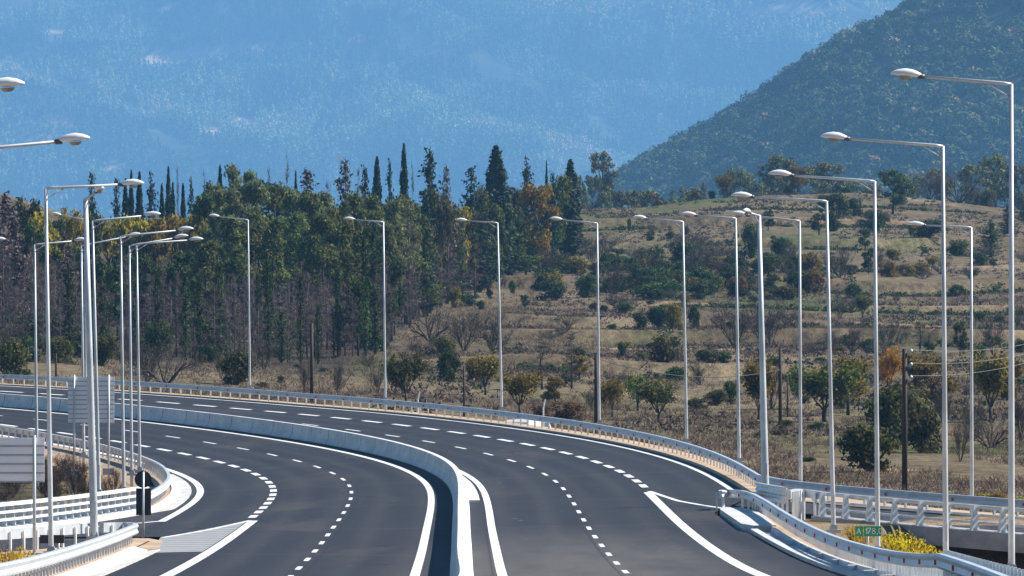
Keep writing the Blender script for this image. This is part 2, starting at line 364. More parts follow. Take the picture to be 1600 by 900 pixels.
def field(X, Y, terr=True):
    X = np.asarray(X, float); Y = np.asarray(Y, float)
    z = np.interp(Y, PY_, PZ_)
    z = z+np.clip(-X*.045, -.8, 2.6)*np.clip((900-Y)/300, 0, 1)*np.clip((Y-330)/120, 0, 1)
    c = np.clip((Y-1000)/350, 0, 1)*np.clip((2000-Y)/400, 0, 1)
    u = X/np.maximum(Y, 1)*F+800
    z = z+c*np.interp(u, [-500, 0, 300, 650, 900, 1000, 1100, 1200, 1350, 1450, 1600, 2200], [0, -3, -7, -7, -1.2, -1., .6, 1.5, 1.6, .4, -1.5, -4])
    z = z+13*np.exp(-((X+104)/36)**2-((Y-1150)/120)**2)
    if terr:
        w = np.clip((Y-560)/120, 0, 1)*np.clip((1420-Y)/120, 0, 1)*np.clip((X+.012*Y)/12+.2, .15, 1)
        ph = (Y+.35*X+14*np.sin(X/23.)+9*np.sin(X/9.+1.3))/74.
        fr = ph-np.floor(ph)
        z = z+w*1.75*(np.clip(fr/.024, 0, 1)-fr)*(.7+.5*np.sin(np.floor(ph)*2.3+X/40.))
    z = z+.25*fbm(X, Y, .012, 3, 3)*np.clip((Y-320)/80, 0, 1)
    return z
def zg(X, Y, terr=True):
    X = np.asarray(X, float); sh = X.shape; X = X.ravel(); Y = np.asarray(Y, float).ravel()
    fz = field(X, Y, terr); s, o = so(X, Y)
    L = oleft(s); Rr = oright(s)
    oc = np.clip(o, L, Rr); e = zs(s, oc)-.40; d = np.abs(o-oc)
    z = np.clip(fz, e-.45*np.maximum(d-.3, 0), e+.25*d)
    # the hollow under the ramp bridge
    q = np.clip((o-13.6)/1.2, 0, 1)*np.clip((118-s)/6, 0, 1)
    v = np.clip((X-14.3)/3.6, 0, 1); inside = (o < Rr+.2)
    slope = np.minimum(zs(s, np.full_like(s, 13.6))-.30-.42*np.maximum(o-13.6, 0), -9.2)
    hol = np.maximum(slope-v*2.2, -15.5)
    z = np.where(inside & (q > 0), z*(1-q)+np.minimum(z, hol)*q, z)
    fz2 = (o > Rr-.2) & (s < 150)
    return z.reshape(sh)
def GT(px, py, d0=250., d1=1900.):
    """where a photo pixel's sight line meets the terrain"""
    D = np.arange(d0, d1, 2.); X = (px-800)/F*D; z = (450-py)/F*D
    d = z-zg(X, D, False); j = int(np.argmax(d < 0))
    if d[j] >= 0: j = int(np.argmin(d))
    return D[j]
uo = np.concatenate([-np.geomspace(.9, .09, 40), np.linspace(-.086, .086, 250), np.geomspace(.09, .9, 40)])
Yr = np.concatenate([np.arange(60, 150, 4), np.arange(150, 760, 2.1), np.arange(760, 1440, 2.9), np.arange(1440, 2100, 14), np.arange(2100, 8301, 130)])
UU, YY = np.meshgrid(uo, Yr); XX = np.clip(UU*YY, -1450, 1450)
XX = np.where(np.abs(UU) > .088, np.sign(UU)*np.maximum(np.abs(XX), (np.abs(UU)-.086)*1500), XX)
XX = np.clip(XX, -1450, 1450)
ZZ = zg(XX, YY)
nr, nc = XX.shape; idx = np.arange(nr*nc).reshape(nr, nc)
Fq = np.stack([idx[:-1, :-1], idx[:-1, 1:], idx[1:, 1:], idx[1:, :-1]], -1).reshape(-1, 4)
g = finish('ground', npmesh('ground', np.stack([XX, YY, ZZ], -1).reshape(-1, 3), Fq), M['ground'], smooth=True); tag(g, kind='structure')
ux = XX/YY*F+800
lit = np.clip((YY-610)/50, 0, 1)*np.clip((1180-YY)/60, 0, 1)*np.clip((np.interp(YY, [600, 680, 790, 900, 970, 1060, 1120, 1180], [520, 570, 625, 655, 705, 800, 880, 905])-ux)/30, 0, 1)*np.clip(.8+.5*fbm(XX, YY, .03, 77, 3), 0, 1)
lit = np.maximum(lit, np.clip((-19.5-so(XX.ravel(), YY.ravel())[1].reshape(XX.shape))/3, 0, 1)*(YY > 262)*(YY < 440)*(XX < -14)*np.clip(1.+.5*fbm(XX, YY, .06, 79, 3), 0, 1))
at_ = g.data.color_attributes.new('litter', 'FLOAT_COLOR', 'POINT'); c4 = np.ones((lit.size, 4), 'f'); c4[:, :3] = lit.reshape(-1, 1); at_.data.foreach_set('color', c4.ravel())
_s, _o = so(XX.ravel(), YY.ravel()); fb = fbm(XX, YY, .05, 78, 3).ravel()
sd = np.where((_o < 0) & (_s > 120), np.clip((_o+21.5+2.2*fb)/3, 0, 1)*np.clip((330-_s)/40, 0, 1), 0)+np.where((_o > oright(_s)-.5), np.clip((oright(_s)+2.6+1.2*fb-_o)/1.5, 0, 1), 0)+np.where((_o > 12) & (_s < 125) & (_o < oright(_s)), np.clip(.75+.4*fb, 0, 1), 0)+np.where((_o < -11) & (_s < 120), 1., 0)
_Y, _X = YY.ravel(), XX.ravel(); _ph = (_Y+.35*_X+14*np.sin(_X/23.)+9*np.sin(_X/9.+1.3))/74.; _fr = _ph-np.floor(_ph)
sd = sd+.8*np.clip(1-np.abs(_fr-.055)/.035, 0, 1)*np.clip(3*fbm(_X, _Y, .018, 81, 3), 0, 1)*(_Y > 640)*(_Y < 1300)*(_o > 14)
for px_, py_, rx_, ry_ in ((905, 592, 2.6, 9), (868, 588, 1.4, 7), (1120, 548, 5.5, 4), (960, 547, 3.5, 4), (1010, 478, 6, 5), (1380, 735, 2., 4), (1185, 545, 2.2, 4)):
    d_ = GT(px_, py_, 300); x_ = (px_-800)/F*d_; sd = np.maximum(sd, .9*np.clip(1.4-((_X-x_)/rx_)**2-((_Y-d_)/ry_)**2+.4*fbm(_X, _Y, .2, 83, 2), 0, 1))
at_ = g.data.color_attributes.new('bare_sand', 'FLOAT_COLOR', 'POINT'); c4[:, :3] = np.clip(sd, 0, 1)[:, None]; at_.data.foreach_set('color', c4.ravel())
# ---------------------------------------------------------------- roads
def struct(name, mb, m, parent=None, smooth=False):
    o = mb.build(name, m, parent, smooth)
    if parent is None: tag(o, kind='structure')
    return o
def sheet(mb, s, o1, o2, h=0., n=6, hfun=None):
    s = np.asarray(s, float); o1 = np.broadcast_to(o1, s.shape); o2 = np.broadcast_to(o2, s.shape)
    rows = [loc(s, o1+(o2-o1)*k/n, h) for k in range(n+1)]
    for a, b in zip(rows[:-1], rows[1:]): mb.strip(a, b)
SS = np.arange(-100, 700, 2.5)
mb = MB(); s = SS
lo = np.where(s > 98, np.where(s > 150, oE(s)+.35, oF(s)+.5), -10.5)
s1 = s[s > 98]; sheet(mb, s1, lo[s > 98], -.3, 0, 12)
s2 = s[s <= 98.1]; sheet(mb, np.append(s2, s1[0]), -10.5, -.3, 0, 10)
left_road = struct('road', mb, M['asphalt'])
def lanes(o):
    v = np.array([q.co for q in o.data.vertices]); s_, o_ = so(v[:, 0], v[:, 1]); a_ = o.data.attributes.new('lane', 'FLOAT_VECTOR', 'POINT')
    a_.data.foreach_set('vector', np.stack([o_, s_, v[:, 2]*0], 1).astype('f').ravel()); return o
lanes(left_road)
mb = MB()
s1 = s[s >= 147.5]; sheet(mb, s1, .3, 13.05, 0, 10)
s2 = s[s <= 147.6]; hi = np.interp(s2, [-100, 96, 100, 126, 132, 147.5], [10.8, 10.8, 10.45, 10.5, 11.3, 13.05]); sheet(mb, s2, .3, hi, 0, 10)
right_road = lanes(struct('road', mb, M['asphalt']))
# joining ramp (right) and leaving ramp (left)
a, b = smooth(NP[1:], 60), smooth(FR[2:], 60)
mb = MB(); k = 5
head = [np.array(loc(147., x, -.012)) for x in np.linspace(9.3, 13.1, k+1)]
for j in range(k):
    A = [head[j]]+[p+(q-p)*(.06+.88*j/k)-(0, 0, .02) for p, q in zip(a, b)]; B = [head[j+1]]+[p+(q-p)*(.06+.88*(j+1)/k)-(0, 0, .02) for p, q in zip(a, b)]
    mb.strip(A, B)
lanes(struct('ramp_road', mb, M['asphalt']))
mb = MB(); s1 = np.arange(-60, 98.1, 2.); sheet(mb, s1, oF(s1)+.5, np.minimum(oG(s1), -11.6)-.3, -.012, 5)
lanes(struct('ramp_road', mb, M['asphalt']))
# painted lines: sheets a few millimetres above the asphalt, parts of their carriageway
def line(name, sv, o, w, parent, h=.008, m='paint'):
    sv = np.asarray(sv, float); mb = MB(); o = np.broadcast_to(o, sv.shape); mb.strip(loc(sv, o-w/2, h), loc(sv, o+w/2, h)); return mb.build(name, M[m], parent)
def dashes(s0, per, ln, o, w, parent, smin, smax):
    mb = MB(); k0 = int((s0-smax)/per)-1
    for k in range(k0, 90):
        c = s0-k*per
        if smin <= c <= smax:
            sv = np.linspace(c-ln/2, c+ln/2, 4); b = len(mb.v); mb.strip(loc(sv, np.full(4, o-w/2), .008), loc(sv, np.full(4, o+w/2), .008))
    mb.build('dashed_line', M['paint'], parent)
A0, B0, WL = 1.276, 1.164, 3.803
sv = np.arange(-100, 560, 2.5); Sn = np.clip(sv/420., 0, 1)
line('edge_line', sv, -(A0+.22*np.exp(-Sn*4)), .30, left_road)
line('edge_line', sv, B0+.107*np.exp(-Sn*4), .30, right_road)
dashes(265.636, 11.687, 4.2, -(A0+WL), .17, left_road, -60, 520)
dashes(283.869, 7.9076, 4.5, -(A0+2*WL), .34, left_road, 131, 520)
dashes(293.475, 11.643, 4.2, B0+WL, .17, right_road, -60, 520)
dashes(357.329, 7.6706, 4.5, B0+2*WL, .34, right_road, 163, 520)
sv = np.arange(127, 560, 2.5); line('edge_line', sv, -12.53, np.where(False, 0, .36), left_road)
line('edge_line', np.arange(149, 560, 2.5), 12.5, .28, right_road)
line('edge_line', np.arange(-90, 128, 3.), -8.65, .38, left_road)
line('edge_line', np.arange(-90, 158, 3.), 8.64, .40, right_road)
def pline(name, pts, w, parent, h=.010, m='paint'):
    P = dens(pts, 24); mb = MB(); lo_, hi_ = [], []
    for i in range(len(P)):
        t_ = P[min(i+1, len(P)-1)]-P[max(i-1, 0)]; r_ = norm((t_[1], -t_[0])); L = P[i]-r_*w/2; Q = P[i]+r_*w/2
        lo_.append((*L, surf(*L)[0]+h)); hi_.append((*Q, surf(*Q)[0]+h))
    mb.strip(lo_, hi_); return mb.build(name, M[m], parent)
pp = lambda l: [tuple(loc(a_, b_)[:2]) for a_, b_ in l]
pline('gore_line', pp([(126.5, -8.8), (110, -10.05), (98.6, -11.2)]), .22, left_road)
pline('gore_line', pp([(157.5, 8.75), (142.4, 9.56), (135.2, 10.43), (130.2, 11.15)]), .24, right_road)
pline('edge_line', pp([(128, -12.55), (120, -14.6), (106, -17.1), (90, -19.6), (60, -24.0)]), .34, left_road)
# grooved white gore between the lines
mb = MB(); n = 14
top = [np.array(loc(126.-(126-98.6)*i/n, -8.95-(11.3-8.95)*i/n, .006)) for i in range(n+1)]+[np.array(loc(74., -10.6, .006))]
bot = [np.array(loc(126.-(126-76.7)*i/(n+1), -8.9, .006)) for i in range(n+2)]
mb.strip(top, bot); mb.build('gore_hatching', M['paint_worn'], left_road)
# gutters and aprons of pale concrete
def gutter(name, sv, oa, ob, hs, m='concrete_white', parent=None):
    sv = np.asarray(sv, float); mb = MB(); rows = [loc(sv, np.broadcast_to(oa, sv.shape)+(np.asarray(ob)-np.asarray(oa))*f_, h_) for f_, h_ in hs]
    for a_, b_ in zip(rows[:-1], rows[1:]): mb.strip(a_, b_)
    return struct(name, mb, M[m], parent)
sv = np.arange(-60, 78.1, 2.); gutter('kerb_gutter', sv, -10.42, -11.35, [(0, .0), (0, .05), (.45, .0), (.5, .03), (1, .16), (1, -.2)])
sv = np.arange(98, 222, 2.); gutter('kerb_gutter', sv, np.where(sv > 150, -12.98, oF(sv)+1.25), np.where(sv > 150, oE(sv)+.12, oF(sv)+.3), [(0, 0.), (0, .05), (.55, .03), (.6, .05), (1, .16), (1, -.2)])
sv = np.arange(-60, 99, 2.); kg = gutter('kerb_gutter', sv, 10.85, 11.75, [(0, 0.), (0, .13), (.30, .13), (.34, .0), (.84, .0), (.88, .16), (1.02, .16), (1.02, -.3)], 'concrete')
mb = MB()
for c in np.arange(-50, 98, 9.3):
    q = np.array([c, c+.8]); mb.strip(loc(q, np.full(2, 11.12), .14), loc(q, np.full(2, 11.64), .15))
mb.build('channel_cross_bar', M['concrete_white'], kg)
mb = MB(); sv = np.linspace(149.4, 215, 24)
ap = np.interp(sv, [149, 190, 198, 215], [.86, .84, .80, .5]); rows = [loc(sv, np.full(24, .30), .10), loc(sv, ap, .07), loc(sv, ap, -.05)]
for a_, b_ in zip(rows[:-1], rows[1:]): mb.strip(a_, b_)
mb.strip([rows[0][0], rows[0][0]-(0, 0, .2)], [rows[1][0], rows[1][0]-(0, 0, .2)]); struct('kerb_apron', mb, M['concrete_white'])
mb = MB(); q = [(127, 10.95), (124.5, 10.7), (104, 10.75), (101, 11.1), (101, 11.95), (112, 12.1), (122, 12.05), (126.5, 11.6)]
t_ = [loc(a_, b_, .17) for a_, b_ in q]; b_2 = [p_-(0, 0, .4) for p_ in t_]; n = len(q); mb.add(t_+b_2, [tuple(range(n))]+[(i, n+i, n+(i+1) % n, (i+1) % n) for i in range(n)]); struct('kerb_island', mb, M['concrete'])
# sandy verges
def verge(name, sv, prof):
    mb = MB(); rows = [loc(sv, o_, h_) for o_, h_ in prof]
    for a_, b_ in zip(rows[:-1], rows[1:]): mb.strip(a_, b_)
    return struct(name, mb, M['sand'])
sv = np.arange(147, 560, 2.5); f1 = np.full_like(sv, 1.); vj = .25*np.sin(sv*.21)
verge('verge', sv, [(12.98*f1, .0), (13.15*f1, .06), (14.5*f1, -.02), (15.2*f1+vj, -.3), (16.3*f1+vj, -1.1)])
sv = np.arange(150, 420, 2.5); f1 = np.full_like(sv, 1.)
verge('verge', sv, [(oE(sv)+.12, .10), (oE(sv)-.9, .05), (oE(sv)-2.2, -.15), (oE(sv)-5.2, -.75), (oE(sv)-7.5, -1.6)])
sv = np.arange(-60, 92.1, 2.); f1 = np.full_like(sv, 1.); gq = np.minimum(oG(sv), -12.)
verge('verge', sv, [(-11.3*f1, .10), (-11.3+(gq+11.3)*.5, .13), (gq-.25, .05)])
mb = MB(); q = [loc(a_, b_, .02) for a_, b_ in ((97, -11.7), (92, -10.9), (80, -10.55), (77, -10.95), (79, -11.9), (90, -12.9))]; mb.add(q, [tuple(range(5, -1, -1))]); struct('verge', mb, M['sand'])
sv = np.arange(-60, 124, 2.5); f1 = np.full_like(sv, 1.)
verge('verge', sv, [(11.75*f1, .12), (12.9*f1, .05), (13.7*f1, -.15)])
FRd = smooth(FR, 60); mb = MB(); rows = []
for off, h_ in ((-.5, .0), (1.2, .02), (3.2, -.1), (5., -.9)):
    r_ = []
    for i in range(60):
        t_ = FRd[min(i+1, 59)]-FRd[max(i-1, 0)]; rr = -norm((t_[1], -t_[0])); r_.append((FRd[i][0]+rr[0]*off, FRd[i][1]+rr[1]*off, FRd[i][2]+h_))
    rows.append(r_)
for a_, b_ in zip(rows[:-1], rows[1:]): mb.strip(a_, b_)
struct('verge', mb, M['sand'])
# ---------------------------------------------------------------- median barrier
sv = np.arange(-100, 560, 2.); path = loc(sv, np.zeros_like(sv))
mb = MB(); mb.sweep(path, [(-.36, -.1), (-.36, .08), (-.20, .33), (-.155, .86), (-.13, .885), (.13, .885), (.155, .86), (.20, .33), (.36, .08), (.36, -.1)], closed=False)
for c in np.arange(-90, 470, 3.):
    for h_, oo in ((.60, -.188),):
        ctr = loc(c, oo, h_); th = float(np.interp(c, TS, TTH)); al = np.array([math.sin(th), math.cos(th), 0]); up = np.array([.05, 0, 1.])
        mb.add([ctr+al*.075*math.cos(q)+up*.055*math.sin(q) for q in np.linspace(0, 2*math.pi, 9)[:-1]], [tuple(range(8))], 1)
med = lanes(mb.build('median_barrier', [M['barrier'], M['hole']])); tag(med, 'long grey concrete median barrier curving between the two carriageways', 'barrier')
# ---------------------------------------------------------------- guard rails
WB = [(-.10, .80), (.05, .80), (.09, .74), (.03, .635), (.09, .52), (.05, .46), (-.10, .46)]
def guard_rail(label, path, side, post_step, refl=None, hp=.72, beams=(0.,), end_round=False, cat='guard rail', nmax=100, stud=False, lap=.14):
    path = np.asarray(path, float); root = empty('guard_rail', path[0]); tag(root, label, cat); inv = path[0]
    for hb in beams:
        mb = MB(); mb.sweep(path, [(a, b+hb) for a, b in WB], side=side); mb.build('beam', M['steel'], root, inv=inv)
    d = np.concatenate([[0], np.cumsum(np.linalg.norm(np.diff(path[:, :2], axis=0), axis=1))])
    def pt(q):
        p = np.array([np.interp(q, d, path[:, k]) for k in range(3)]); e = np.array([np.interp(min(q+.4, d[-1]), d, path[:, k]) for k in range(3)])-np.array([np.interp(max(q-.4, 0), d, path[:, k]) for k in range(3)])
        return p, math.atan2(e[1], e[0])
    rest = MB(); k = 0; qs = np.arange(.3, d[-1], post_step)
    near = sorted(range(len(qs)), key=lambda i: pt(qs[i])[0][1])
    rank = {i: r for r, i in enumerate(near)}
    for i, q in enumerate(qs):
        p, az = pt(q); rr = np.array([math.sin(az), -math.cos(az), 0])*side
        c = p-rr*.17+np.array([0, 0, hp/2-.2])
        mb = MB() if rank[i] < nmax else rest
        mb.box(c, lap, .07, hp+.4, az); mb.box(p-rr*.12+np.array([0, 0, .60]), .10, .10, .14, az)
        if stud: mb.box(p-rr*.17+np.array([0, 0, hp+.08]), .10, .06, .16, az)
        if rank[i] < nmax: mb.build('post', M['steel_post'], root, inv=inv)
    if rest.v: tag(rest.build('post', M['steel_post'], root, inv=inv), kind='stuff')
    if refl:
        for q in np.arange(refl*.5, d[-1], refl):
            p, az = pt(q); rr = np.array([math.sin(az), -math.cos(az), 0])*side
            mb = MB(); mb.box(p+rr*.10+np.array([0, 0, .60+beams[0]]), .11, .05, .12, az); mb.build('reflector', M['red'], root, inv=inv)
    return root
sv = np.arange(372, 150, -1.5)
path = np.concatenate([loc(sv, np.full_like(sv, 13.5)), smooth(FR, 40)[1:16]])
guard_rail('long galvanised guard rail along the outer edge of the far carriageway, by the fields', path, 1, 2.0, 6.2)
guard_rail('galvanised guard rail beyond the ramp bridge, at the right edge of view', smooth(FR, 60)[26:], 1, 2.0, 6.2)
sv = np.arange(345, 150, -1.5); path = loc(sv, oE(sv))
guard_rail('grey guard rail curving round the left carriageway bend above the sandy slope', path, -1, 2.0)
sv = np.arange(-35, 84, 1.5); path = np.concatenate([loc(sv, np.full_like(sv, -11.5)), [loc(86., -11.65), loc(87.3, -12.05), loc(87., -12.5), loc(85.5, -12.85)]])
guard_rail('bright guard rail in the lower left corner with a rounded nose at the exit gore', path, 1, 1.6, None)
sv = np.arange(84, -20, -1.5); path = loc(sv, oG(sv)-.35)
guard_rail('low guard rail behind the exit nose, in front of the white bridge railing', path, 1, 2.0)
pn = [loc(a_, b_) for a_, b_ in ((126.6, 11.95), (129., 11.75), (130.6, 11.35), (130.2, 10.98), (128.6, 10.9))][::-1]
pn2 = [loc(a_, b_) for a_, b_ in ((126.6, 11.95), (122, 12.05), (112, 12.1))]
sv = np.arange(104, -36, -1.5); path = np.concatenate([pn[:-1], pn2, loc(sv, np.interp(sv, [-36, 0, 40, 104], [10.6, 11.0, 11.6, 12.05]))])
guard_rail('guard rail with red reflectors sweeping along the kerb gutter, right foreground', path, 1, 1.6, 7.6)
pa = np.array([loc(127., 12.35), loc(122.5, 12.75), loc(119.5, 13.1)]); pa[:, 2] += .0
guard_rail('short double height guard rail panel at the merging nose', smooth(pa, 10), 1, 1.2, None, hp=1.1, beams=(.0, .36))
pa = smooth([loc(119.5, 13.3), np.array(NP[0])+(.9, -1.2, 0), NP[1]], 12)
guard_rail('short open guard rail on tall thin posts leading onto the ramp bridge', pa, -1, 1.1, None, hp=.95, beams=(.22,))
pa = [G(1486, 867, .75), G(1545, 883, .75), G(1604, 898, .75), G(1660, 913, .75)]; pa = [p-(0, 0, .75) for p in pa]
guard_rail('plain guard rail with studs on top in the bottom right corner', dens(pa, 20), -1, .9, None, stud=True, beams=(0., -.28))
# ---------------------------------------------------------------- bridge parapets
def parapet(name, label, path, side, step, m_rail, m_post, fascia=None, nmax=60):
    path = np.asarray(path, float); root = empty(name, path[0]); tag(root, label, 'bridge railing'); inv = path[0]
    d = np.concatenate([[0], np.cumsum(np.linalg.norm(np.diff(path[:, :2], axis=0), axis=1))])
    for h_, r_ in ((.92, .075), (.60, .05), (.30, .05)):
        mb = MB(); mb.sweep(path, [(-r_+.02, h_-r_), (r_+.02, h_-r_), (r_+.02, h_+r_), (-r_+.02, h_+r_)], side=side); mb.build('rail', m_rail, root, inv=inv)
    q = .5
    while q < d[-1] and q < nmax*step:
        p = np.array([np.interp(q, d, path[:, k]) for k in range(3)]); e = np.array([np.interp(min(q+.4, d[-1]), d, path[:, k]) for k in range(3)])-np.array([np.interp(max(q-.4, 0), d, path[:, k]) for k in range(3)])
        az = math.atan2(e[1], e[0]); rr = np.array([math.sin(az), -math.cos(az), 0])*side
        mb = MB(); c = p-rr*.20
        mb.box(c+np.array([0, 0, .50]), .17, .34, .98, az, taper=.75, tapery=.42)
        mb.box(c+np.array([0, 0, .02]), .34, .60, .05, az); mb.build('post', m_post, root, inv=inv); q += step
    if fascia:
        mb = MB(); mb.sweep(path, fascia, side=side); mb.build('edge_beam', M['concrete_grey'], root, inv=inv)
    return root
sv = np.arange(151, 20, -2.); path = loc(sv, oF(sv)); path[:, 2] += .12
parapet('bridge_railing', 'white three-rail bridge railing on the exit ramp, left foreground', path, -1, 2.0, M['white_rail'], M['steel'], [(.25, -.0), (-.55, -.0), (-.55, -.85), (.25, -.85)])
path = smooth(NP[1:], 60)
br = parapet('bridge_railing', 'grey bridge railing with flared posts above the dark underpass', path, -1, 2.05, M['steel'], M['steel'], None)
# ramp bridge: edge beam, deck soffit, abutments
root = empty('ramp_bridge', NP[2]); tag(root, 'grey concrete edge of the ramp bridge over a dark opening', 'bridge'); inv = NP[2]
mb = MB(); mb.sweep(path, [(.48, .0), (-.45, -.0), (-.45, -.72), (.48, -.66)], side=-1); mb.build('edge_beam', M['concrete_grey'], root, inv=inv)
mb = MB(); a = smooth(NP[1:], 60)[12:]; b = smooth(FR[2:], 60)[12:]
A = [p+(q-p)*.05-(0, 0, .10) for p, q in zip(a, b)]; B = [p+(q-p)*1.05-(0, 0, .10) for p, q in zip(a, b)]
A2 = [p-(0, 0, .62) for p in A]; B2 = [p-(0, 0, .62) for p in B]
mb.strip(A, B); mb.strip(B2, A2); mb.strip(B, B2); mb.strip(A2, A); mb.build('deck', M['concrete_grey'], root, inv=inv)
def wall(mb, p, q, zt, zb, th=.4):
    d_ = norm((q[0]-p[0], q[1]-p[1])); r_ = np.array([-d_[1], d_[0]])*th
    vs = [(p[0], p[1], zb), (q[0], q[1], zb), (q[0]+r_[0], q[1]+r_[1], zb), (p[0]+r_[0], p[1]+r_[1], zb)]; vs += [(x, y, zt) for x, y, _ in vs]
    mb.add(vs, [(3, 2, 1, 0), (4, 5, 6, 7), (0, 1, 5, 4), (1, 2, 6, 5), (2, 3, 7, 6), (3, 0, 4, 7)])
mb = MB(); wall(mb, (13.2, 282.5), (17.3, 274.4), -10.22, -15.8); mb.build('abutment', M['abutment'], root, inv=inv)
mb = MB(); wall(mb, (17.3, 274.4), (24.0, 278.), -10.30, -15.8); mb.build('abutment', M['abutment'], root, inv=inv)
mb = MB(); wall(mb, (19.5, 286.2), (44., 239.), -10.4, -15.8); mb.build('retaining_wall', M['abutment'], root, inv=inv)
# ---------------------------------------------------------------- street lamps
def lantern(mb, o, d, L=.76, W=.30):
    d = norm(d); r = norm((d[1], -d[0], 0)); u = np.cross(r, d); u = u if u[2] > 0 else -u
    st = [(0, .045, .045, .04), (.06, .07, .06, .06), (.14, .12, .09, .06), (.30, .155, .125, .06), (.55, .17, .135, .06), (.78, .15, .105, .05), (.92, .10, .06, .035), (1., .03, .02, .02)]
    n = 12; vs = []
    for t_, w_, hu, hd in st:
        for k in range(n):
            q = 2*math.pi*k/n; c, s_ = math.cos(q), math.sin(q)
            vs.append(np.asarray(o)+d*t_*L+r*w_*W/.34*c+u*((hu if s_ > 0 else hd)*s_+.03-.05*max(0, t_-.5)))
    fs = [(i*n+k, i*n+(k+1) % n, (i+1)*n+(k+1) % n, (i+1)*n+k) for i in range(len(st)-1) for k in range(n)]
    fs += [tuple(range(n-1, -1, -1)), tuple(range((len(st)-1)*n, len(st)*n))]
    mb.add(vs, fs); return r, u
def lamp(label, top, base, D, tip, group, arm_y=0., rb=.085, rt=.05, zb=None):
    T = at(*top, D); B = at(base[0], base[1] if base[1] else 900, D)
    if zb is not None: B[2] = zb
    elif not base[1]: B[2] = zg(B[0], D)
    T = T+np.array([0, 0, 0]); root = empty('street_lamp', B); tag(root, label, 'street lamp', group)
    ax = T-B; H = ax[2]
    mb = MB(); mb.tube([(0, 0, -.6), (0, 0, 0), ax*.5, ax], [rb, rb, (rb+rt)/2, rt], 12); mb.build('pole', M['steel_pole'], root, True)
    mb = MB(); mb.box((0, 0, .03), .5, .5, .12); mb.box((0, 0, .16), .30, .30, .2, taper=.7); mb.build('base_plate', M['concrete_grey'], root)
    mb = MB(); mb.box((0, -rb*.97, 1.1), rb*.8, .02, .5); mb.build('access_door', M['steel'], root)
    A = at(*tip, D)+np.array([0, arm_y, 0])-B; v = A-ax; L = np.linalg.norm(v); d = v/L; e = ax+d*(L-.70)
    mb = MB(); mb.tube([ax-(0, 0, .02), ax+d*.2, e+d*.06], [rt*.95, .045, .038], 8); mb.tube([ax-(0, 0, .35), ax+d*.6-(0, 0, .03)], [.02, .02], 5); mb.build('arm', M['steel_pole'], root, True)
    mb = MB(); mb.tube([e-d*.05, e+d*.12], [.065, .065], 8); mb.build('clamp', M['dark_steel'], root, True)
    mb = MB(); lantern(mb, e+d*.03, d+np.array([0, 0, .02])); h_ = mb.build('lamp_head', M['lantern'], root, True)
    mb = MB(); c = e+d*.44-(0, 0, .045); r = norm((d[1], -d[0], 0)); n = 10; vs = []
    for k_, (rr, dz) in enumerate(((1., 0), (.85, -.05), (.5, -.085))):
        for k in range(n):
            q = 2*math.pi*k/n; vs.append(c+d*.15*rr*math.cos(q)+r*.09*rr*math.sin(q)+np.array([0, 0, dz]))
    mb.add(vs, [(i*n+k, i*n+(k+1) % n, (i+1)*n+(k+1) % n, (i+1)*n+k) for i in range(2) for k in range(n)]+[tuple(range(2*n, 3*n))]); b_ = mb.build('lamp_bowl', M['lens'], h_, True)
    return root
gA = 'street lamps along the far guard rail'; gB = 'street lamps beside the right guard rail'; gC = 'street lamps left of the carriageways'
ords = ['first', 'second', 'third', 'fourth', 'fifth', 'sixth', 'seventh', 'eighth', 'ninth', 'tenth', 'eleventh', 'twelfth', 'thirteenth', 'fourteenth', 'fifteenth', 'sixteenth', 'seventeenth', 'eighteenth', 'nineteenth', 'twentieth', 'twenty-first', 'twenty-second', 'twenty-third', 'twenty-fourth', 'twenty-fifth', 'twenty-sixth', 'twenty-seventh', 'twenty-eighth', 'twenty-ninth', 'thirtieth']
for i, (t_, b_, D, tip) in enumerate([((132, 343), (134, 594), 510, (82, 334)), ((387.5, 343.5), (390.5, 607), 485, (328, 337)), ((599, 346.5), (602, 627), 455, (538.5, 342)), ((777.5, 348), (784, 642), 435, (713.5, 344)), ((933, 348.5), (936.5, 663), 407, (861, 342)), ((1067, 346), (1073, 693), 370, (990.5, 340)), ((1149.5, 341), (1155, 724), 334, (1066, 335)), ((1249.5, 345), (1251, 760), 309, (1145, 334)), ((1517.5, 355), (1518.5, 787), 297, (1420, 351))]):
    far = ['leftmost pale lamp of the far row, its mast half hidden by a road sign', 'second lamp from the left in the far row, in front of the wood', 'third lamp in the far row, before the trunks at the wood edge', 'fourth lamp in the far row, where the wood meets the open slope', 'fifth lamp in the far row, close beside a dark wooden pole', 'sixth lamp in the far row, standing before the grassy slope', 'seventh lamp in the far row, just left of the thick foreshortened mast', 'eighth lamp in the far row, just right of the thick foreshortened mast', 'rightmost lamp of the far row, standing behind the ramp bridge railing'][i]
    lamp(far, t_, b_, D, tip, gA)
for l_, t_, b_, D, tip in [('slim lamp right of the thick mast, left of the green kilometre sign', (1291.5, 314), (1302.5, 831), 247.6, (1146, 306)), ('lamp standing directly behind the green kilometre sign', (1366.5, 283), (1371.5, 866), 223, (1204.5, 272)), ('tall lamp rising at the end of the red-dotted guard rail', (1473, 228), (1478, 892), 195, (1287, 214)), ('tallest lamp, at the right edge of the picture', (1580, 131), (1580.5, 898), 168, (1397, 116))]:
    lamp(l_, t_, b_, D, tip, gB)
lamp('thick lamp mast with its arm pointing at the viewer, behind the merging nose', (1186, 337), (1196, 772), 294, (1161, 331), gB, arm_y=-1.9, rb=.17, rt=.085)
lamp('thick lamp mast with its arm pointing at the viewer, left of the black sign', (133.5, 312), (147.5, 842), 241, (164, 296), gC, arm_y=-2.2, rb=.145, rt=.085)
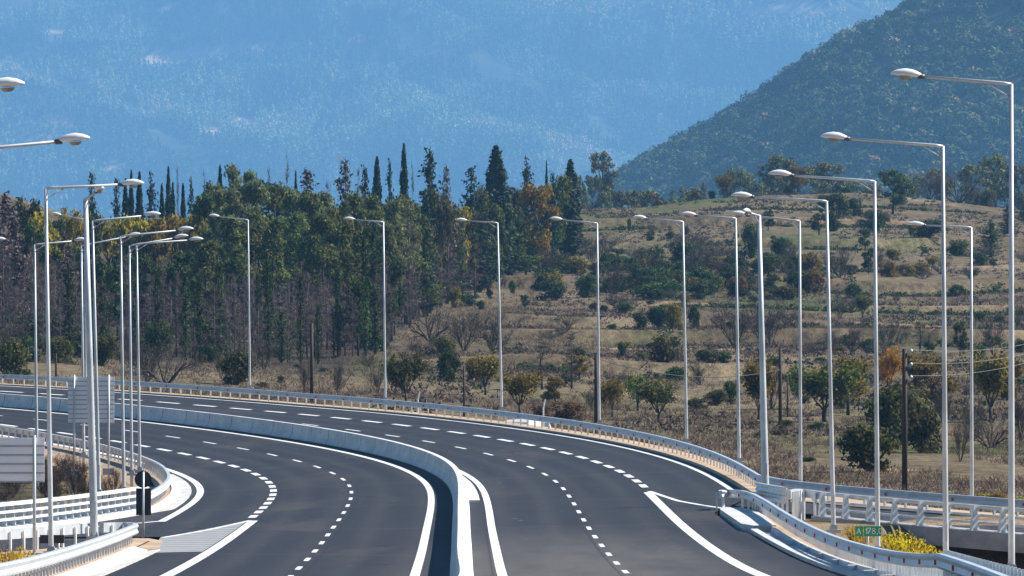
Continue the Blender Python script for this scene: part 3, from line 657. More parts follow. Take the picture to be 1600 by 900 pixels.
for l_, t_, b_, D, tip in [('lamp over the lower left sign with a long level arm to the right', (71.5, 294), (80, 866), 223, (221, 287)), ('lamp whose mast rises just right of the thick left mast', (144.5, 345), (155, 774), 299, (248, 335)), ('lamp with a slightly rising arm, its mast right of the left road sign', (188.5, 369), (193.5, 769), 321, (299.5, 358)), ('lamp whose mast goes down behind the cropped lower left sign', (54, 382), (58, 748), 352, (135.5, 375)), ('left mast of the close pair standing right of the road sign', (202, 384), (206, 742), 357, (291.5, 369)), ('right mast of the close pair standing right of the road sign', (213.5, 381), (218.5, 737), 361, (315, 374)), ('lamp whose mast passes behind the square road sign', (127, 384), (131, 713), 389, (217.5, 366))]:
    lamp(l_, t_, b_, D, tip, gC)
lamp('near lamp reaching in from left edge, only its head and arm in view', (-62, 236), (-50, None), 163, (135, 217), gC)
lamp('near lamp head poking in at the left edge, highest of the left lamps', (-215, 150), (-200, None), 138, (32, 132), gC)
lamp('far lamp whose head just shows at the left edge above the guard rail', (-58, 383), (-56, None), 352, (6, 374), gC)
# ---------------------------------------------------------------- signs
def backsign(label, x0, y0, x1, y1, D, posts, ribs, base_y):
    a = at(x0, y0, D); b = at(x1, y1, D); c = (a+b)/2; root = empty('road_sign', (c[0], D, (450-base_y)/F*D)); tag(root, label, 'road sign'); inv = np.array(root.location)
    w = b[0]-a[0]; h = a[2]-b[2]; mb = MB(); n = ribs
    for k in range(n):
        z = b[2]+h*(k+.5)/n; mb.box((c[0], D, z), w, .03, h/n*.9); mb.box((c[0], D-.02, z), w, .03, h/n*.55); mb.box((c[0], D-.012, b[2]+h*k/n), w*.995, .05, h/n*.13, mat=1)
    mb.build('panel', [M['sign_back'], M['sign_seam']], root, inv=inv)
    for px, py in posts:
        mb = MB(); p = at(px, py, D); t_ = at(px, y0-3, D); mb.tube([(p[0], D-.12, p[2]-.4), (p[0], D-.12, t_[2])], .055, 8); mb.build('post', M['steel_pole'], root, True, inv=inv)
        mb = MB(); mb.box((p[0], D-.12, p[2]-.02), .6, .6, .35); mb.build('footing', M['concrete_grey'], root, inv=inv)
backsign('square grey road sign seen from behind on two thin posts, ribbed back', 106.5, 588.5, 178.5, 661, 360, [(116, 739), (170, 736)], 10, 738)
backsign('wide grey road sign seen from behind, cropped by the left edge', -75, 683, 69.5, 753, 222, [(54, 871), (-58, 871)], 5, 871)
# black-backed gore sign
D = 256.; root = empty('road_sign', at(224, 826, D)); tag(root, 'black round and rectangular sign seen from behind at the exit nose', 'road sign'); inv = np.array(root.location)
def plate(mb, pts, th=.03):
    n = len(pts); vs = list(pts)+[p+np.array([0, th, 0]) for p in pts]
    mb.add(vs, [tuple(range(n)), tuple(range(2*n-1, n-1, -1))]+[(i, n+i, n+(i+1) % n, (i+1) % n) for i in range(n)])
mb = MB(); c = at(223.5, 749, D); plate(mb, [c+np.array([math.cos(q), 0, math.sin(q)])*.32 for q in np.linspace(0, 2*math.pi, 25)[:-1]])
mb.build('round_plate', M['black'], root, inv=inv)
mb = MB(); c = at(229, 751, D)+np.array([0, .06, 0]); plate(mb, [c+np.array(v)*.30 for v in ((-1, 0, -.75), (1.05, 0, -.75), (.1, 0, .95))]); mb.build('triangular_plate', M['black'], root, inv=inv)
mb = MB(); a = at(212.5, 763, D); b = at(236, 805, D); plate(mb, [np.array((a[0], D, a[2])), np.array((a[0], D, b[2])), np.array((b[0], D, b[2])), np.array((b[0], D, a[2]))]); mb.build('rectangular_plate', M['black'], root, inv=inv)
mb = MB(); p = at(224, 828, D); q = at(224, 737, D); mb.tube([(p[0], D-.06, p[2]-.5), (p[0], D-.06, q[2])], .045, 8); mb.build('post', M['steel_pole'], root, True, inv=inv)
# kilometre plates: the right one faces us, the left one shows its back
def mono(mb, text, x, z, h, y):
    """block letters from strokes on a 4 x 6 grid"""
    S_ = {'A': [[(0, 0), (2, 6), (4, 0)], [(.8, 2.2), (3.2, 2.2)]], '1': [[(.6, 4.6), (2, 6), (2, 0)]], '7': [[(0, 6), (4, 6), (1.4, 0)]], '8': [[(2, 3.2), (.4, 4.2), (.8, 5.7), (2, 6), (3.2, 5.7), (3.6, 4.2), (2, 3.2), (.2, 2), (.6, .3), (2, 0), (3.4, .3), (3.8, 2), (2, 3.2)]], '0': [[(2, 0), (.4, 1), (.2, 3), (.4, 5), (2, 6), (3.6, 5), (3.8, 3), (3.6, 1), (2, 0)]], ',': [[(.8, .7), (.9, 0), (.3, -1.)]]}
    k = h/6
    for ch in text:
        for st in S_[ch]:
            for a, b in zip(st[:-1], st[1:]):
                a = np.array(a); b = np.array(b); d = norm(b-a); n_ = np.array([-d[1], d[0]])*.42; a = a-d*.3; b = b+d*.3
                mb.add([(x+q[0]*k, y, z+q[1]*k) for q in (a-n_, b-n_, b+n_, a+n_)], [(0, 1, 2, 3)])
        x += k*(2.2 if ch in ',1' else 5.2)
D = 217.; root = empty('kilometre_sign', at(1356, 853, D)); tag(root, 'small green kilometre sign reading A 178,0 behind the right guard rail', 'road sign'); inv = np.array(root.location)
for (x0, x1), txt, off in (((1336, 1348.6), 'A', .06), ((1349.6, 1377), '178,0', .04)):
    a = at(x0, 822, D); b = at(x1, 838, D); mb = MB(); mb.box(((a[0]+b[0])/2, D, (a[2]+b[2])/2), b[0]-a[0], .03, a[2]-b[2]); pl = mb.build('plate', M['sign_green'], root, inv=inv)
    mb = MB(); mono(mb, txt, a[0]+off, b[2]+.085, .175, D-.018); mb.build('lettering', M['sign_white'], pl, inv=inv)
mb = MB(); p = at(1356, 855, D); q = at(1356, 824, D); mb.tube([(p[0], D+.05, p[2]-.4), (p[0], D+.05, q[2])], .035, 8); mb.build('post', M['steel_pole'], root, True, inv=inv)
D = 224.; root = empty('kilometre_sign', at(80, 866, D)); tag(root, 'small black-backed plate low beside a lamp base, lower left', 'road sign'); inv = np.array(root.location)
a = at(61, 836.5, D); b = at(99, 849.5, D); mb = MB(); mb.box(((a[0]+b[0])/2, D+.4, (a[2]+b[2])/2), b[0]-a[0], .04, a[2]-b[2]); mb.build('plate', M['black'], root, inv=inv)
mb = MB(); p = at(90, 866, D); mb.tube([(p[0], D+.46, p[2]-.3), (p[0], D+.46, b[2]+.1)], .04, 8); mb.build('post', M['steel_pole'], root, True, inv=inv)
# ---------------------------------------------------------------- wooden poles, wires, fence posts
def wpole(label, x, ytop, ybase, D, r=.13, ins=()):
    B = at(x, ybase, D); T = at(x, ytop, D); B[2] = min(B[2], float(zg(B[0], D))+.1); root = empty('utility_pole', B); tag(root, label, 'utility pole')
    mb = MB(); mb.tube([(0, 0, -.5), (0, 0, (T-B)[2]*.5), (T-B)], [r*1.25, r*1.1, r], 9); mb.build('pole', M['wood_pole'], root, True)
    for yy in ins:
        z = at(x, yy, D)[2]-B[2]; mb = MB(); mb.tube([(r*.6, 0, z), (.30, 0, z-.05), (.34, 0, z+.05)], .025, 6); mb.tube([(.34, 0, z+.02), (.34, 0, z+.10), (.34, 0, z+.20)], [.075, .085, .04], 8); mb.tube([(.34, 0, z+.08), (.34, 0, z+.12)], .10, 8); mb.build('insulator', M['insulator'], root, True)
    return T, B
D = GT(1416, 767, 300); T, B = wpole('tall dark wooden pole with three insulators, in the meadow at right', 1413.5, 545, 767, D, ins=(551, 572, 592))
def wire(label, a, b, sag, r=.010, m='wire'):
    n = 14; pts = [a+(b-a)*k/n-np.array([0, 0, 4*sag*(k/n)*(1-k/n)]) for k in range(n+1)]; mb = MB(); mb.tube(pts, r, 5); o = mb.build('overhead_wire', M[m]); tag(o, label, 'wire')
for k, (y0, y1, l_) in enumerate(((551, 529, 'topmost pale overhead wire running right from the dark wooden pole'), (572, 543, 'middle pale overhead wire running right from the dark wooden pole'), (592, 556, 'lowest pale overhead wire running right from the dark wooden pole'))):
    wire(l_, at(1413.5, y0-5, D)+np.array([.34, 0, 0]), at(1640, y1, D+60), .35)
T1, _ = wpole('dark wooden pole in the meadow beside a yellow-leaved tree', 1219, 545, 664, GT(1219, 664, 300), .12)
wpole('thin short wooden post right of the dark meadow pole', 1230.5, 588, 652, GT(1230, 652, 300), .06)
T2, _ = wpole('dark wooden pole close behind a lamp of the far row', 931.5, 553, 664, 470, .13)
wpole('dark wooden pole before the bare trunks, behind the far guard rail', 487, 505, 640, 520, .12)
wpole('thin dark pole behind the guard rail between two far lamps', 725, 572, 640, 500, .07)
wpole('short thin pole before the wood at far left', 87.5, 552, 596, 545, .07)
wire('dark sagging cable between two wooden poles across the meadow', T2-np.array([0, 0, .3]), T1-np.array([0, 0, 1.6]), .9, .03, 'wire_dark')
for x, y0, y1, D_, l_ in ((653, 612, 645, 470, 'pale bent concrete fence post behind the guard rail, left of a far lamp'), (849, 624, 660, 450, 'pale concrete fence post among orange scrub behind the guard rail')):
    B = at(x, y1, D_); T = at(x, y0, D_); B[2] = min(B[2], float(zg(B[0], D_))-.1); root = empty('fence_post', B); tag(root, l_, 'fence post'); mb = MB(); v = T-B
    mb.tube([(0, 0, 0), v*.8, v+np.array([.12, 0, 0])], [.07, .06, .05], 4); mb.build('post', M['concrete'], root)
# ---------------------------------------------------------------- white van parked below the far guard rail
D = 452.; zc = float(zg(1.25, D)); zc = -10.75; root = empty('parked_van', (1.25, D, zc), R(62)); tag(root, 'white van parked behind the far guard rail, mostly hidden', 'van')
mb = MB(); prof = [(-2.2, .35), (-2.25, 1.0), (-2.15, 1.9), (-1.9, 2.05), (.8, 2.05), (1.45, 1.25), (2.15, 1.05), (2.25, .8), (2.25, .35)]
n = len(prof); vs = [(x, -.88, z) for x, z in prof]+[(x, .88, z) for x, z in prof]
mb.add(vs, [tuple(range(n)), tuple(range(2*n-1, n-1, -1))]+[(i, n+i, n+(i+1) % n, (i+1) % n) for i in range(n)]); mb.build('body', M['car'], root)
for s_ in (-1, 1):
    mb = MB(); y = s_*.90; mb.add([(x, y, z) for x, z in ((-.1, 1.25), (1.25, 1.25), (.75, 1.85), (-.1, 1.85))], [(0, 1, 2, 3)]); mb.build('side_window', M['car_glass'], root)
    for x in (-1.4, 1.45):
        mb = MB(); mb.tube([(x, s_*.72, .33), (x, s_*.92, .33)], .33, 16); w_ = mb.build('wheel', M['tyre'], root); mb = MB(); mb.tube([(x, s_*.90, .33), (x, s_*.935, .33)], .19, 12); mb.build('rim', M['steel'], w_)
mb = MB(); mb.add([(.84, -.8, 2.02), (1.46, -.8, 1.29), (1.46, .8, 1.29), (.84, .8, 2.02)], [(0, 1, 2, 3)]); mb.build('windscreen', M['car_glass'], root)
# ---------------------------------------------------------------- plants
def leaves(P, sw, sl, rng, up=0., N=None, jit=.55):
    """one small leaf clump (quad) per point; up>0 sets them upright, N turns them outward like a crown's surface"""
    n = len(P); d = rng.normal(size=(n, 3)); d[:, 2] = d[:, 2]+up*np.sign(rng.rand(n)+.5)*1.
    if N is not None:
        m = N/(np.linalg.norm(N, axis=1)[:, None]+1e-9)+rng.normal(size=(n, 3))*jit; m /= np.linalg.norm(m, axis=1)[:, None]+1e-9
        d -= m*(d*m).sum(1)[:, None]
    d /= np.linalg.norm(d, axis=1)[:, None]+1e-9
    if N is not None: e = np.cross(m, d)
    else:
        e = rng.normal(size=(n, 3)); e -= d*(e*d).sum(1)[:, None]; e /= np.linalg.norm(e, axis=1)[:, None]+1e-9
    l = (sl*rng.uniform(.6, 1.3, n))[:, None]; w = (sw*rng.uniform(.6, 1.3, n))[:, None]
    V = np.stack([P-d*l*.5, P+e*w*.5, P+d*l*.5, P-e*w*.5], 1).reshape(-1, 3)
    return V, np.arange(4*n).reshape(n, 4)
def clumps(C, Rad, n, rng, shell=.55, flat=.8):
    """points in the outer shell of several uneven clumps"""
    k = rng.choice(len(C), n, p=np.array([r**2 for r in Rad])/sum(r**2 for r in Rad)); v = rng.normal(size=(n, 3)); v /= np.linalg.norm(v, axis=1)[:, None]
    r = np.asarray(Rad)[k]*rng.uniform(shell, 1.08, n); v[:, 2] *= flat
    return np.asarray(C)[k]+v*r[:, None], v
def branchy(mb, p, d, L, r, depth, rng, spread=.6, kids=3, up=.15, twist=None, minr=.012, ends=None):
    d = norm(d); n = 3 if depth > 0 else 2; pts = [np.asarray(p, float)]
    for i in range(n): d = norm(d+rng.normal(size=3)*.13+np.array([0, 0, up*.3])); pts.append(pts[-1]+d*L/n)
    r1 = max(r*.55, minr); mb.tube(pts, list(np.linspace(r, r1, n+1)), 5 if r > .05 else 3, cap=False)
    if ends is not None and depth <= 1: ends.extend(pts[1:])
    if depth > 0:
        for k in range(kids):
            q = rng.uniform(.35, 1.); i = min(int(q*n), n-1); a = rng.normal(size=3); a -= d*np.dot(a, d); a = norm(a)
            branchy(mb, pts[i]+(pts[i+1]-pts[i])*(q*n-i), d+a*spread*rng.uniform(.7, 1.3)+np.array([0, 0, up]), L*rng.uniform(.5, .75), max(r1*.75, minr), depth-1, rng, spread, kids, up, None, minr, ends)
def twigs(P, L, w, rng, up=.6):
    n = len(P); d = rng.normal(size=(n, 3)); d[:, 2] = np.abs(d[:, 2])*up+up*.5; d /= np.linalg.norm(d, axis=1)[:, None]
    e = rng.normal(size=(n, 3)); e -= d*(e*d).sum(1)[:, None]; e /= np.linalg.norm(e, axis=1)[:, None]
    l = (L*rng.uniform(.5, 1.3, n))[:, None]
    V = np.stack([P-e*w*.5, P+e*w*.5, P+e*w*.3+d*l, P-e*w*.3+d*l], 1).reshape(-1, 3)
    return V, np.arange(4*n).reshape(n, 4)
def join(parts):
    V, Fq, b = [], [], 0
    for v, f in parts: V.append(v); Fq.append(f+b); b += len(v)
    return np.concatenate(V), np.concatenate(Fq)
def make(kind, seed):
    """-> (trunk MB, crown V, F, nominal width, nominal height)"""
    rng = np.random.RandomState(seed); tb = MB()
    if kind == 'cypress':
        W, H = 2.4, 14.; n = 2400; t_ = rng.beta(1.05, 1.25, n)
        r = 1.2*np.minimum(1, t_/.12)**.5*(1-t_)**.62*(1+.12*np.sin(t_*40+seed)); a = rng.uniform(0, 6.28, n)
        lob = 1+.16*np.sin(3*a+seed+t_*5); P = np.stack([np.cos(a)*r*lob, np.sin(a)*r*lob, .5+t_*(H-.5)], 1)*np.array([1, 1, 1]); P[:, :2] *= np.sqrt(rng.uniform(.45, 1.05, n))[:, None]
        tb.tube([(0, 0, 0), (0, 0, H*.5), (0, 0, H*.9)], [.16, .11, .03], 6); V, Fq = leaves(P, .22, .52, rng, 1.6, np.stack([np.cos(a), np.sin(a), 0*a+.3], 1), .5)
    elif kind == 'conifer':
        W, H = 4., 14.; tb.tube([(0, 0, 0), (.05, 0, H*.5), (0, 0, H*.99)], [.2, .12, .02], 6); Ps, Ns = [], []
        for k in range(190):
            t_ = rng.beta(1.0, 1.25)*.97+.02; z = t_*H; a = rng.uniform(0, 6.28); L_ = (W*.52*(1-t_)**.72*min(1, t_/.10+.3)+.10)*rng.uniform(.35, 1.25)
            e = np.array([math.cos(a)*L_, math.sin(a)*L_, L_*rng.uniform(.25, .9)]); m_ = max(6, int(13*L_)); q = rng.uniform(.15, 1.05, m_); Ps.append(e[None, :]*q[:, None]+np.array([0, 0, z])+rng.normal(size=(m_, 3))*np.array([.14, .14, .16])); Ns.append(np.repeat([[math.cos(a), math.sin(a), .3]], m_, 0))
            if k % 4 == 0: tb.tube([(0, 0, z), e+np.array([0, 0, z])], [.04, .012], 3, cap=False)
        V, Fq = leaves(np.concatenate(Ps), .20, .46, rng, 1.2, np.concatenate(Ns), .8)
    elif kind == 'pine':
        W, H = 5.4, 13.; lean = rng.normal(size=2)*.5; top = np.array([lean[0], lean[1], H*.92]); tb.tube([(0, 0, 0), top*.5+np.array([.2, 0, 0]), top], [.2, .15, .05], 6); C, Rd = [], []
        for k in range(22):
            q = rng.uniform(.50, 1.); a = rng.uniform(0, 6.28); L_ = W*.50*(1.12-q)**.6*rng.uniform(.35, 1.15); c = top*q+np.array([math.cos(a)*L_, math.sin(a)*L_, .3]); tb.tube([top*(q-.05), c], [.06, .025], 4, cap=False); C.append(c); Rd.append(rng.uniform(.55, 1.15))
        C.append(top+np.array([0, 0, .1])); Rd.append(.8)
        P, N_ = clumps(C, Rd, 3400, rng, .3, .75); V, Fq = leaves(P, .18, .52, rng, .5, N_+np.array([0, 0, .3]), .8)
    elif kind == 'bare_tree':
        W, H = 3.6, 13.; ends = []; tb.tube([(0, 0, 0), rng.normal(size=3)*.15+np.array([0, 0, H*.5]), rng.normal(size=3)*.2+np.array([0, 0, H])], [.14, .10, .02], 6); Ps = []
        for k in range(60):
            z = rng.uniform(.15, .97)*H; a = rng.uniform(0, 6.28); L_ = W*.5*(1.15-z/H)**.5*rng.uniform(.4, 1.1); e = np.array([math.cos(a)*L_, math.sin(a)*L_, z+L_*rng.uniform(-.1, .7)]); tb.tube([(0, 0, z), e], [.035, .014], 3, cap=False)
            m_ = 16; q = rng.uniform(.2, 1, m_); Ps.append(np.array([0, 0, z])+(e-np.array([0, 0, z]))*q[:, None])
        V, Fq = twigs(np.concatenate(Ps), .8, .040, rng, .8)
    elif kind == 'ivy':
        W, H = 1.7, 11.; tb.tube([(0, 0, 0), (.1, 0, H*.5), (0, .1, H)], [.17, .12, .04], 6); n = 1000; t_ = rng.uniform(.06, .95, n); a = rng.uniform(0, 6.28, n); r = (.42+.22*np.sin(t_*23+seed)+.18*np.sin(t_*51+2*a))*(1-.5*t_)*rng.uniform(.5, 1.1, n)+.12
        V, Fq = join([leaves(np.stack([np.cos(a)*r, np.sin(a)*r, t_*H], 1), .20, .30, rng, .3), twigs(np.stack([rng.normal(size=60)*.2, rng.normal(size=60)*.2, rng.uniform(.6, 1, 60)*H], 1), .8, .03, rng, .8)])
    elif kind == 'broadleaf':
        W, H = 6.4, 9.; C, Rd = [], []; tb.tube([(0, 0, 0), (.1, 0, H*.25), (.1, .1, H*.5)], [.22, .17, .1], 7)
        for k in range(24):
            q = rng.uniform(.25, .93); a = rng.uniform(0, 6.28); pr = math.sin(min(1, (q-.08)/.5)*1.57) if q < .58 else (1-((q-.58)/.44)**2)**.5
            L_ = W*.37*pr*rng.uniform(.35, 1.08); c = np.array([math.cos(a)*L_, math.sin(a)*L_, q*H]); C.append(c); Rd.append(rng.uniform(.5, 1.15))
            tb.tube([(.1, 0, H*min(.5, q*.7)), c], [.06, .02], 4, cap=False)
        P, N_ = clumps(C, Rd, 3000, rng, .45, .85); V, Fq = leaves(P, .28, .38, rng, .1, N_)
    elif kind == 'shrub':
        W, H = 4., 3.; C, Rd = [], []
        for k in range(26):
            a = rng.uniform(0, 6.28); q = rng.uniform(.05, .8); L_ = W*.40*math.sqrt(max(.03, 1-q**1.7))*rng.uniform(.2, 1.05); c = np.array([math.cos(a)*L_, math.sin(a)*L_, q*H]); C.append(c); Rd.append(rng.uniform(.45, .85)); tb.tube([(0, 0, -.1), c], [.05, .02], 4, cap=False)
        P, N_ = clumps(C, Rd, 2400, rng, .4, .9); V, Fq = leaves(P, .17, .26, rng, .25, N_); V[:, 2] = np.maximum(V[:, 2], 0)
    elif kind == 'bare_shrub':
        W, H = 4., 3.; ends = []
        for k in range(13):
            a = rng.uniform(0, 6.28); o_ = rng.uniform(.15, .95); branchy(tb, (0, 0, -.1), (math.cos(a)*o_, math.sin(a)*o_, 1.), H*rng.uniform(.5, .78), .05, 2, rng, .5, 3, .1, None, .014, ends)
        E_ = np.array(ends); E_ = E_[rng.choice(len(E_), min(len(E_), 900), False)]; V, Fq = twigs(np.repeat(E_, 3, 0)+rng.normal(size=(len(E_)*3, 3))*.10, .42, .028, rng, .7)
    elif kind == 'vase_tree':
        W, H = 4.2, 5.; ends = []; tb.tube([(0, 0, -.1), (.06, 0, .5), (0, 0, 1.05)], [.20, .15, .14], 7)
        for k in range(7):
            a = k*.9+rng.uniform(0, .6); o_ = rng.uniform(.35, .85); branchy(tb, (0, 0, .95), (math.cos(a)*o_, math.sin(a)*o_, 1.), H*.42, .075, 2, rng, .45, 3, .15, None, .016, ends)
        E_ = np.array(ends); k = rng.choice(len(E_), 2600); V, Fq = join([leaves(E_[k]+rng.normal(size=(2600, 3))*.26, .18, .27, rng, .2), twigs(E_[rng.choice(len(E_), 300)], .5, .022, rng, .8)])
    elif kind == 'sprawl':
        W, H = 5., 3.4; ends = []
        for k in range(8):
            a = k*.8+rng.uniform(-.3, .3); o_ = rng.uniform(.4, 1.5); branchy(tb, (0, 0, -.1), (math.cos(a)*o_, math.sin(a)*o_, .9), H*.75, .11, 3, rng, .75, 3, .05, None, .016, ends)
        E_ = np.array(ends); E_ = E_[rng.choice(len(E_), min(len(E_), 300), False)]; V, Fq = twigs(E_, .5, .022, rng, .7)
    elif kind == 'broom':
        W, H = 1.6, 1.5; n = 420; a = rng.uniform(0, 6.28, n); o_ = rng.uniform(0, 1, n)**.5; t_ = rng.uniform(.25, 1., n)
        P = np.stack([np.cos(a)*o_*t_*W*.55, np.sin(a)*o_*t_*W*.55, t_*H*(1-.35*o_)], 1); V, Fq = leaves(P, .05, .17, rng, 1.2)
        for k in range(26): a_ = rng.uniform(0, 6.28); q = rng.uniform(0, .55); tb.tube([(0, 0, -.1), (math.cos(a_)*W*q, math.sin(a_)*W*q, H*.8)], [.02, .008], 3, cap=False)
    return tb, V, Fq, W, H
cache = {}
def plant_proto(kind, var, bark, crown):
    key = (kind, var)
    if key not in cache:
        tb, V, Fq, W, H = make(kind, 11*var+hash_(kind)); tm = bpy.data.meshes.new('trunk'); tm.from_pydata(tb.v, [], tb.f); tm.update()
        for p_ in tm.polygons: p_.use_smooth = True
        cache[key] = (tm, V, Fq, W, H, {}, {})
    tm, V, Fq, W, H, tms, cms = cache[key]
    if bark not in tms: q = tm.copy(); q.materials.clear(); q.materials.append(M[bark]); tms[bark] = q
    if crown not in cms: q = npmesh('crown', V, Fq); q.materials.append(M[crown]); cms[crown] = q
    return tms[bark], cms[crown], W, H
def hash_(s_): return sum(ord(c)*(i+3) for i, c in enumerate(s_)) % 997
prng = random.Random(7); PLANTS = []
def plant(name, cat, kind, bark, crown, X, Y, z, w, h, look, px, zone, group, tall=True):
    tm, cm, W, H = plant_proto(kind, prng.randrange(3), bark, crown)
    root = empty(name, (X, Y, z-.08), prng.uniform(0, 6.28)); root.scale = (w/W, w/W, h/H)
    for nm, me in (('trunk' if tall else 'stems', tm), ('crown' if tall else 'foliage', cm)):
        c = bpy.data.objects.new(nm, me); COL.objects.link(c); c.parent = root
    root['category'] = cat; root['group'] = group
    PLANTS.append((root, look, px, zone, Y)); return root
# --- the wood at left, back row to front row: (px, top y, width px, kind ...)
K = {'c': ('cypress_tree', 'cypress', 'cypress', 'bark', 'cypress', 'dark narrow cypress'), 'f': ('conifer_tree', 'conifer', 'conifer', 'bark', 'cypress', 'dark ragged conifer'),
     'F': ('conifer_tree', 'conifer', 'conifer', 'bark_grey', 'twig_purple', 'dying purple-brown conifer'), 'p': ('pine_tree', 'pine', 'pine', 'bark', 'pine', 'green pine'), 'P': ('pine_tree', 'pine', 'pine', 'bark_grey', 'pine_pale', 'pale grey-green pine'),
     'b': ('bare_tree', 'tree', 'bare_tree', 'bark_grey', 'twig_purple', 'leafless grey tree'), 'i': ('ivy_clad_tree', 'tree', 'ivy', 'bark', 'leaf_dark', 'ivy-clad trunk'), 'd': ('broadleaf_tree', 'tree', 'broadleaf', 'bark', 'leaf_dark', 'dark leafy tree'),
     'g': ('broadleaf_tree', 'tree', 'broadleaf', 'bark', 'leaf_green', 'bright leafy tree'), 'a': ('broadleaf_tree', 'tree', 'broadleaf', 'bark', 'leaf_autumn', 'autumn yellow-green tree'), 'o': ('broadleaf_tree', 'tree', 'broadleaf', 'bark', 'leaf_olive', 'olive green tree')}
def wood(px, ytop, wpx, k, D, zone):
    D = max(D, np.interp(px, [0, 560, 620, 650, 700, 760, 800, 900], [600, 660, 780, 890, 960, 1000, 1050, 1110])+prng.uniform(0, 40))
    nm, cat, kind, bark, crown, look = K[k]; X = (px-800)/F*D; z = float(zg(X, D)); h = (450-ytop)/F*D-z
    if h < 1.5: return
    w = wpx/F*D*(1.18 if k in 'pPdgao' else 1.5 if k in 'fFc' else 1.)
    look2 = ('tall ' if h > 15 else 'short ' if h < 8.5 else '')+look
    plant(nm, cat, kind, bark, crown, X, D, z, w, h, look2, px, zone, cat+'s of the wood')
Zs, Zb, Zm, Zf = 'on wood skyline', 'at wood back', 'in mid wood', 'at wood front'
for px, yt, w, k in [(143, 267, 26, 'f'), (182, 276, 22, 'f'), (196, 279, 16, 'c'), (205, 266, 13, 'c'), (218, 269, 17, 'c'), (236, 271, 28, 'f'), (253, 287, 14, 'c'), (263, 260, 13, 'c'), (270, 285, 13, 'c'), (277.5, 263, 10, 'b'), (286, 286, 13, 'c'), (299, 277, 20, 'f'), (320, 272, 16, 'b'), (344, 258, 15, 'c'), (369, 251, 52, 'P'), (388, 260, 44, 'P'), (405, 278, 20, 'f'), (420, 266, 14, 'b'), (449, 244, 14, 'b'), (462, 267, 10, 'c'), (480, 262, 50, 'F'), (512, 284, 22, 'b'), (540, 247, 46, 'F'), (560, 262, 16, 'b'), (571, 259, 30, 'f'), (589, 245, 22, 'c'), (609, 249, 22, 'f'), (631, 225, 19, 'c'), (645, 258, 12, 'b'), (672, 233, 56, 'f'), (698, 257, 26, 'F'), (736, 259, 42, 'f'), (752, 288, 24, 'b'), (775, 228, 48, 'c'), (794, 300, 22, 'c'), (823, 247, 30, 'f'), (854, 250, 7, 'c'), (864, 268, 24, 'f'), (891, 249, 32, 'c')]:
    wood(px, yt, w, k, prng.uniform(925, 975), Zs)
for px, yt, w, k in [(8, 300, 60, 'F'), (40, 305, 60, 'o'), (84, 318, 55, 'd'), (72, 330, 60, 'a'), (108, 322, 55, 'a'), (140, 328, 55, 'o'), (172, 318, 60, 'a'), (205, 315, 60, 'a'), (240, 318, 60, 'a'), (272, 312, 62, 'a'), (300, 312, 56, 'a'), (322, 300, 50, 'p'), (345, 290, 52, 'P'), (366, 285, 60, 'P'), (400, 278, 60, 'P'), (430, 284, 56, 'p'), (455, 290, 54, 'P'), (482, 296, 56, 'p'), (508, 300, 50, 'P'), (530, 305, 50, 'a'), (556, 295, 54, 'p'), (584, 300, 56, 'p'), (612, 306, 54, 'P'), (636, 300, 58, 'p'), (664, 300, 40, 'f'), (690, 318, 46, 'o'), (712, 318, 50, 'a'), (740, 312, 48, 'P'), (762, 318, 44, 'o'), (800, 290, 44, 'f'), (820, 280, 60, 'g'), (842, 268, 64, 'a'), (868, 272, 60, 'g'), (888, 300, 46, 'd')]:
    wood(px, yt, w, k, prng.uniform(840, 905), Zb)
for px, yt, w, k in [(-6, 330, 60, 'F'), (22, 325, 44, 'F'), (48, 345, 50, 'd'), (75, 388, 50, 'd'), (100, 360, 46, 'F'), (128, 385, 60, 'd'), (160, 392, 60, 'd'), (190, 398, 60, 'd'), (222, 394, 62, 'd'), (252, 395, 60, 'd'), (284, 390, 62, 'd'), (315, 372, 60, 'p'), (338, 375, 60, 'd'), (362, 330, 60, 'p'), (392, 320, 60, 'p'), (420, 335, 62, 'p'), (452, 328, 58, 'p'), (478, 345, 60, 'p'), (505, 330, 56, 'p'), (532, 340, 56, 'p'), (558, 332, 60, 'p'), (585, 345, 40, 'f'), (612, 340, 52, 'P'), (640, 338, 50, 'b'), (664, 335, 30, 'b'), (690, 345, 50, 'b'), (715, 335, 46, 'b'), (668, 340, 20, 'c'), (745, 345, 44, 'b'), (800, 330, 56, 'd'), (828, 330, 50, 'd'), (852, 335, 44, 'o'), (878, 335, 50, 'o'), (775, 345, 46, 'd'), (812, 372, 50, 'g'), (835, 380, 40, 'd')]:
    wood(px, yt, w, k, prng.uniform(765, 820), Zm)
x = 325.
while x < 800:
    wood(x, prng.uniform(292, 335)-(12 if x < 480 else 0), prng.uniform(44, 62), prng.choice('PPpof'), prng.uniform(885, 930), Zb); x += prng.uniform(12, 18)
x = -4.
while x < 612:
    hole = 160 < x < 225
    if not (hole and prng.random() < .6): wood(x, prng.uniform(425, 505)-(50 if x < 110 else 0), prng.uniform(24, 44), 'b', prng.uniform(655, 745), Zf)
    x += prng.uniform(7.5, 12.)
x = -8.
while x < 760:
    wood(x, prng.uniform(395, 460)-(40 if x > 600 else 0), prng.uniform(26, 46), 'b', prng.uniform(750, 830), Zm); x += prng.uniform(9, 14)
for px, yt, w in [(108, 400, 28), (160, 440, 22), (246, 410, 22), (290, 415, 24), (312, 418, 22), (342, 400, 30), (210, 470, 18), (404, 420, 18), (420, 395, 24), (440, 480, 20), (470, 420, 16), (497, 470, 16), (528, 400, 18), (571, 345, 26), (586, 440, 26), (452, 500, 14)]:
    wood(px, yt, w, 'i', prng.uniform(640, 690), Zf)
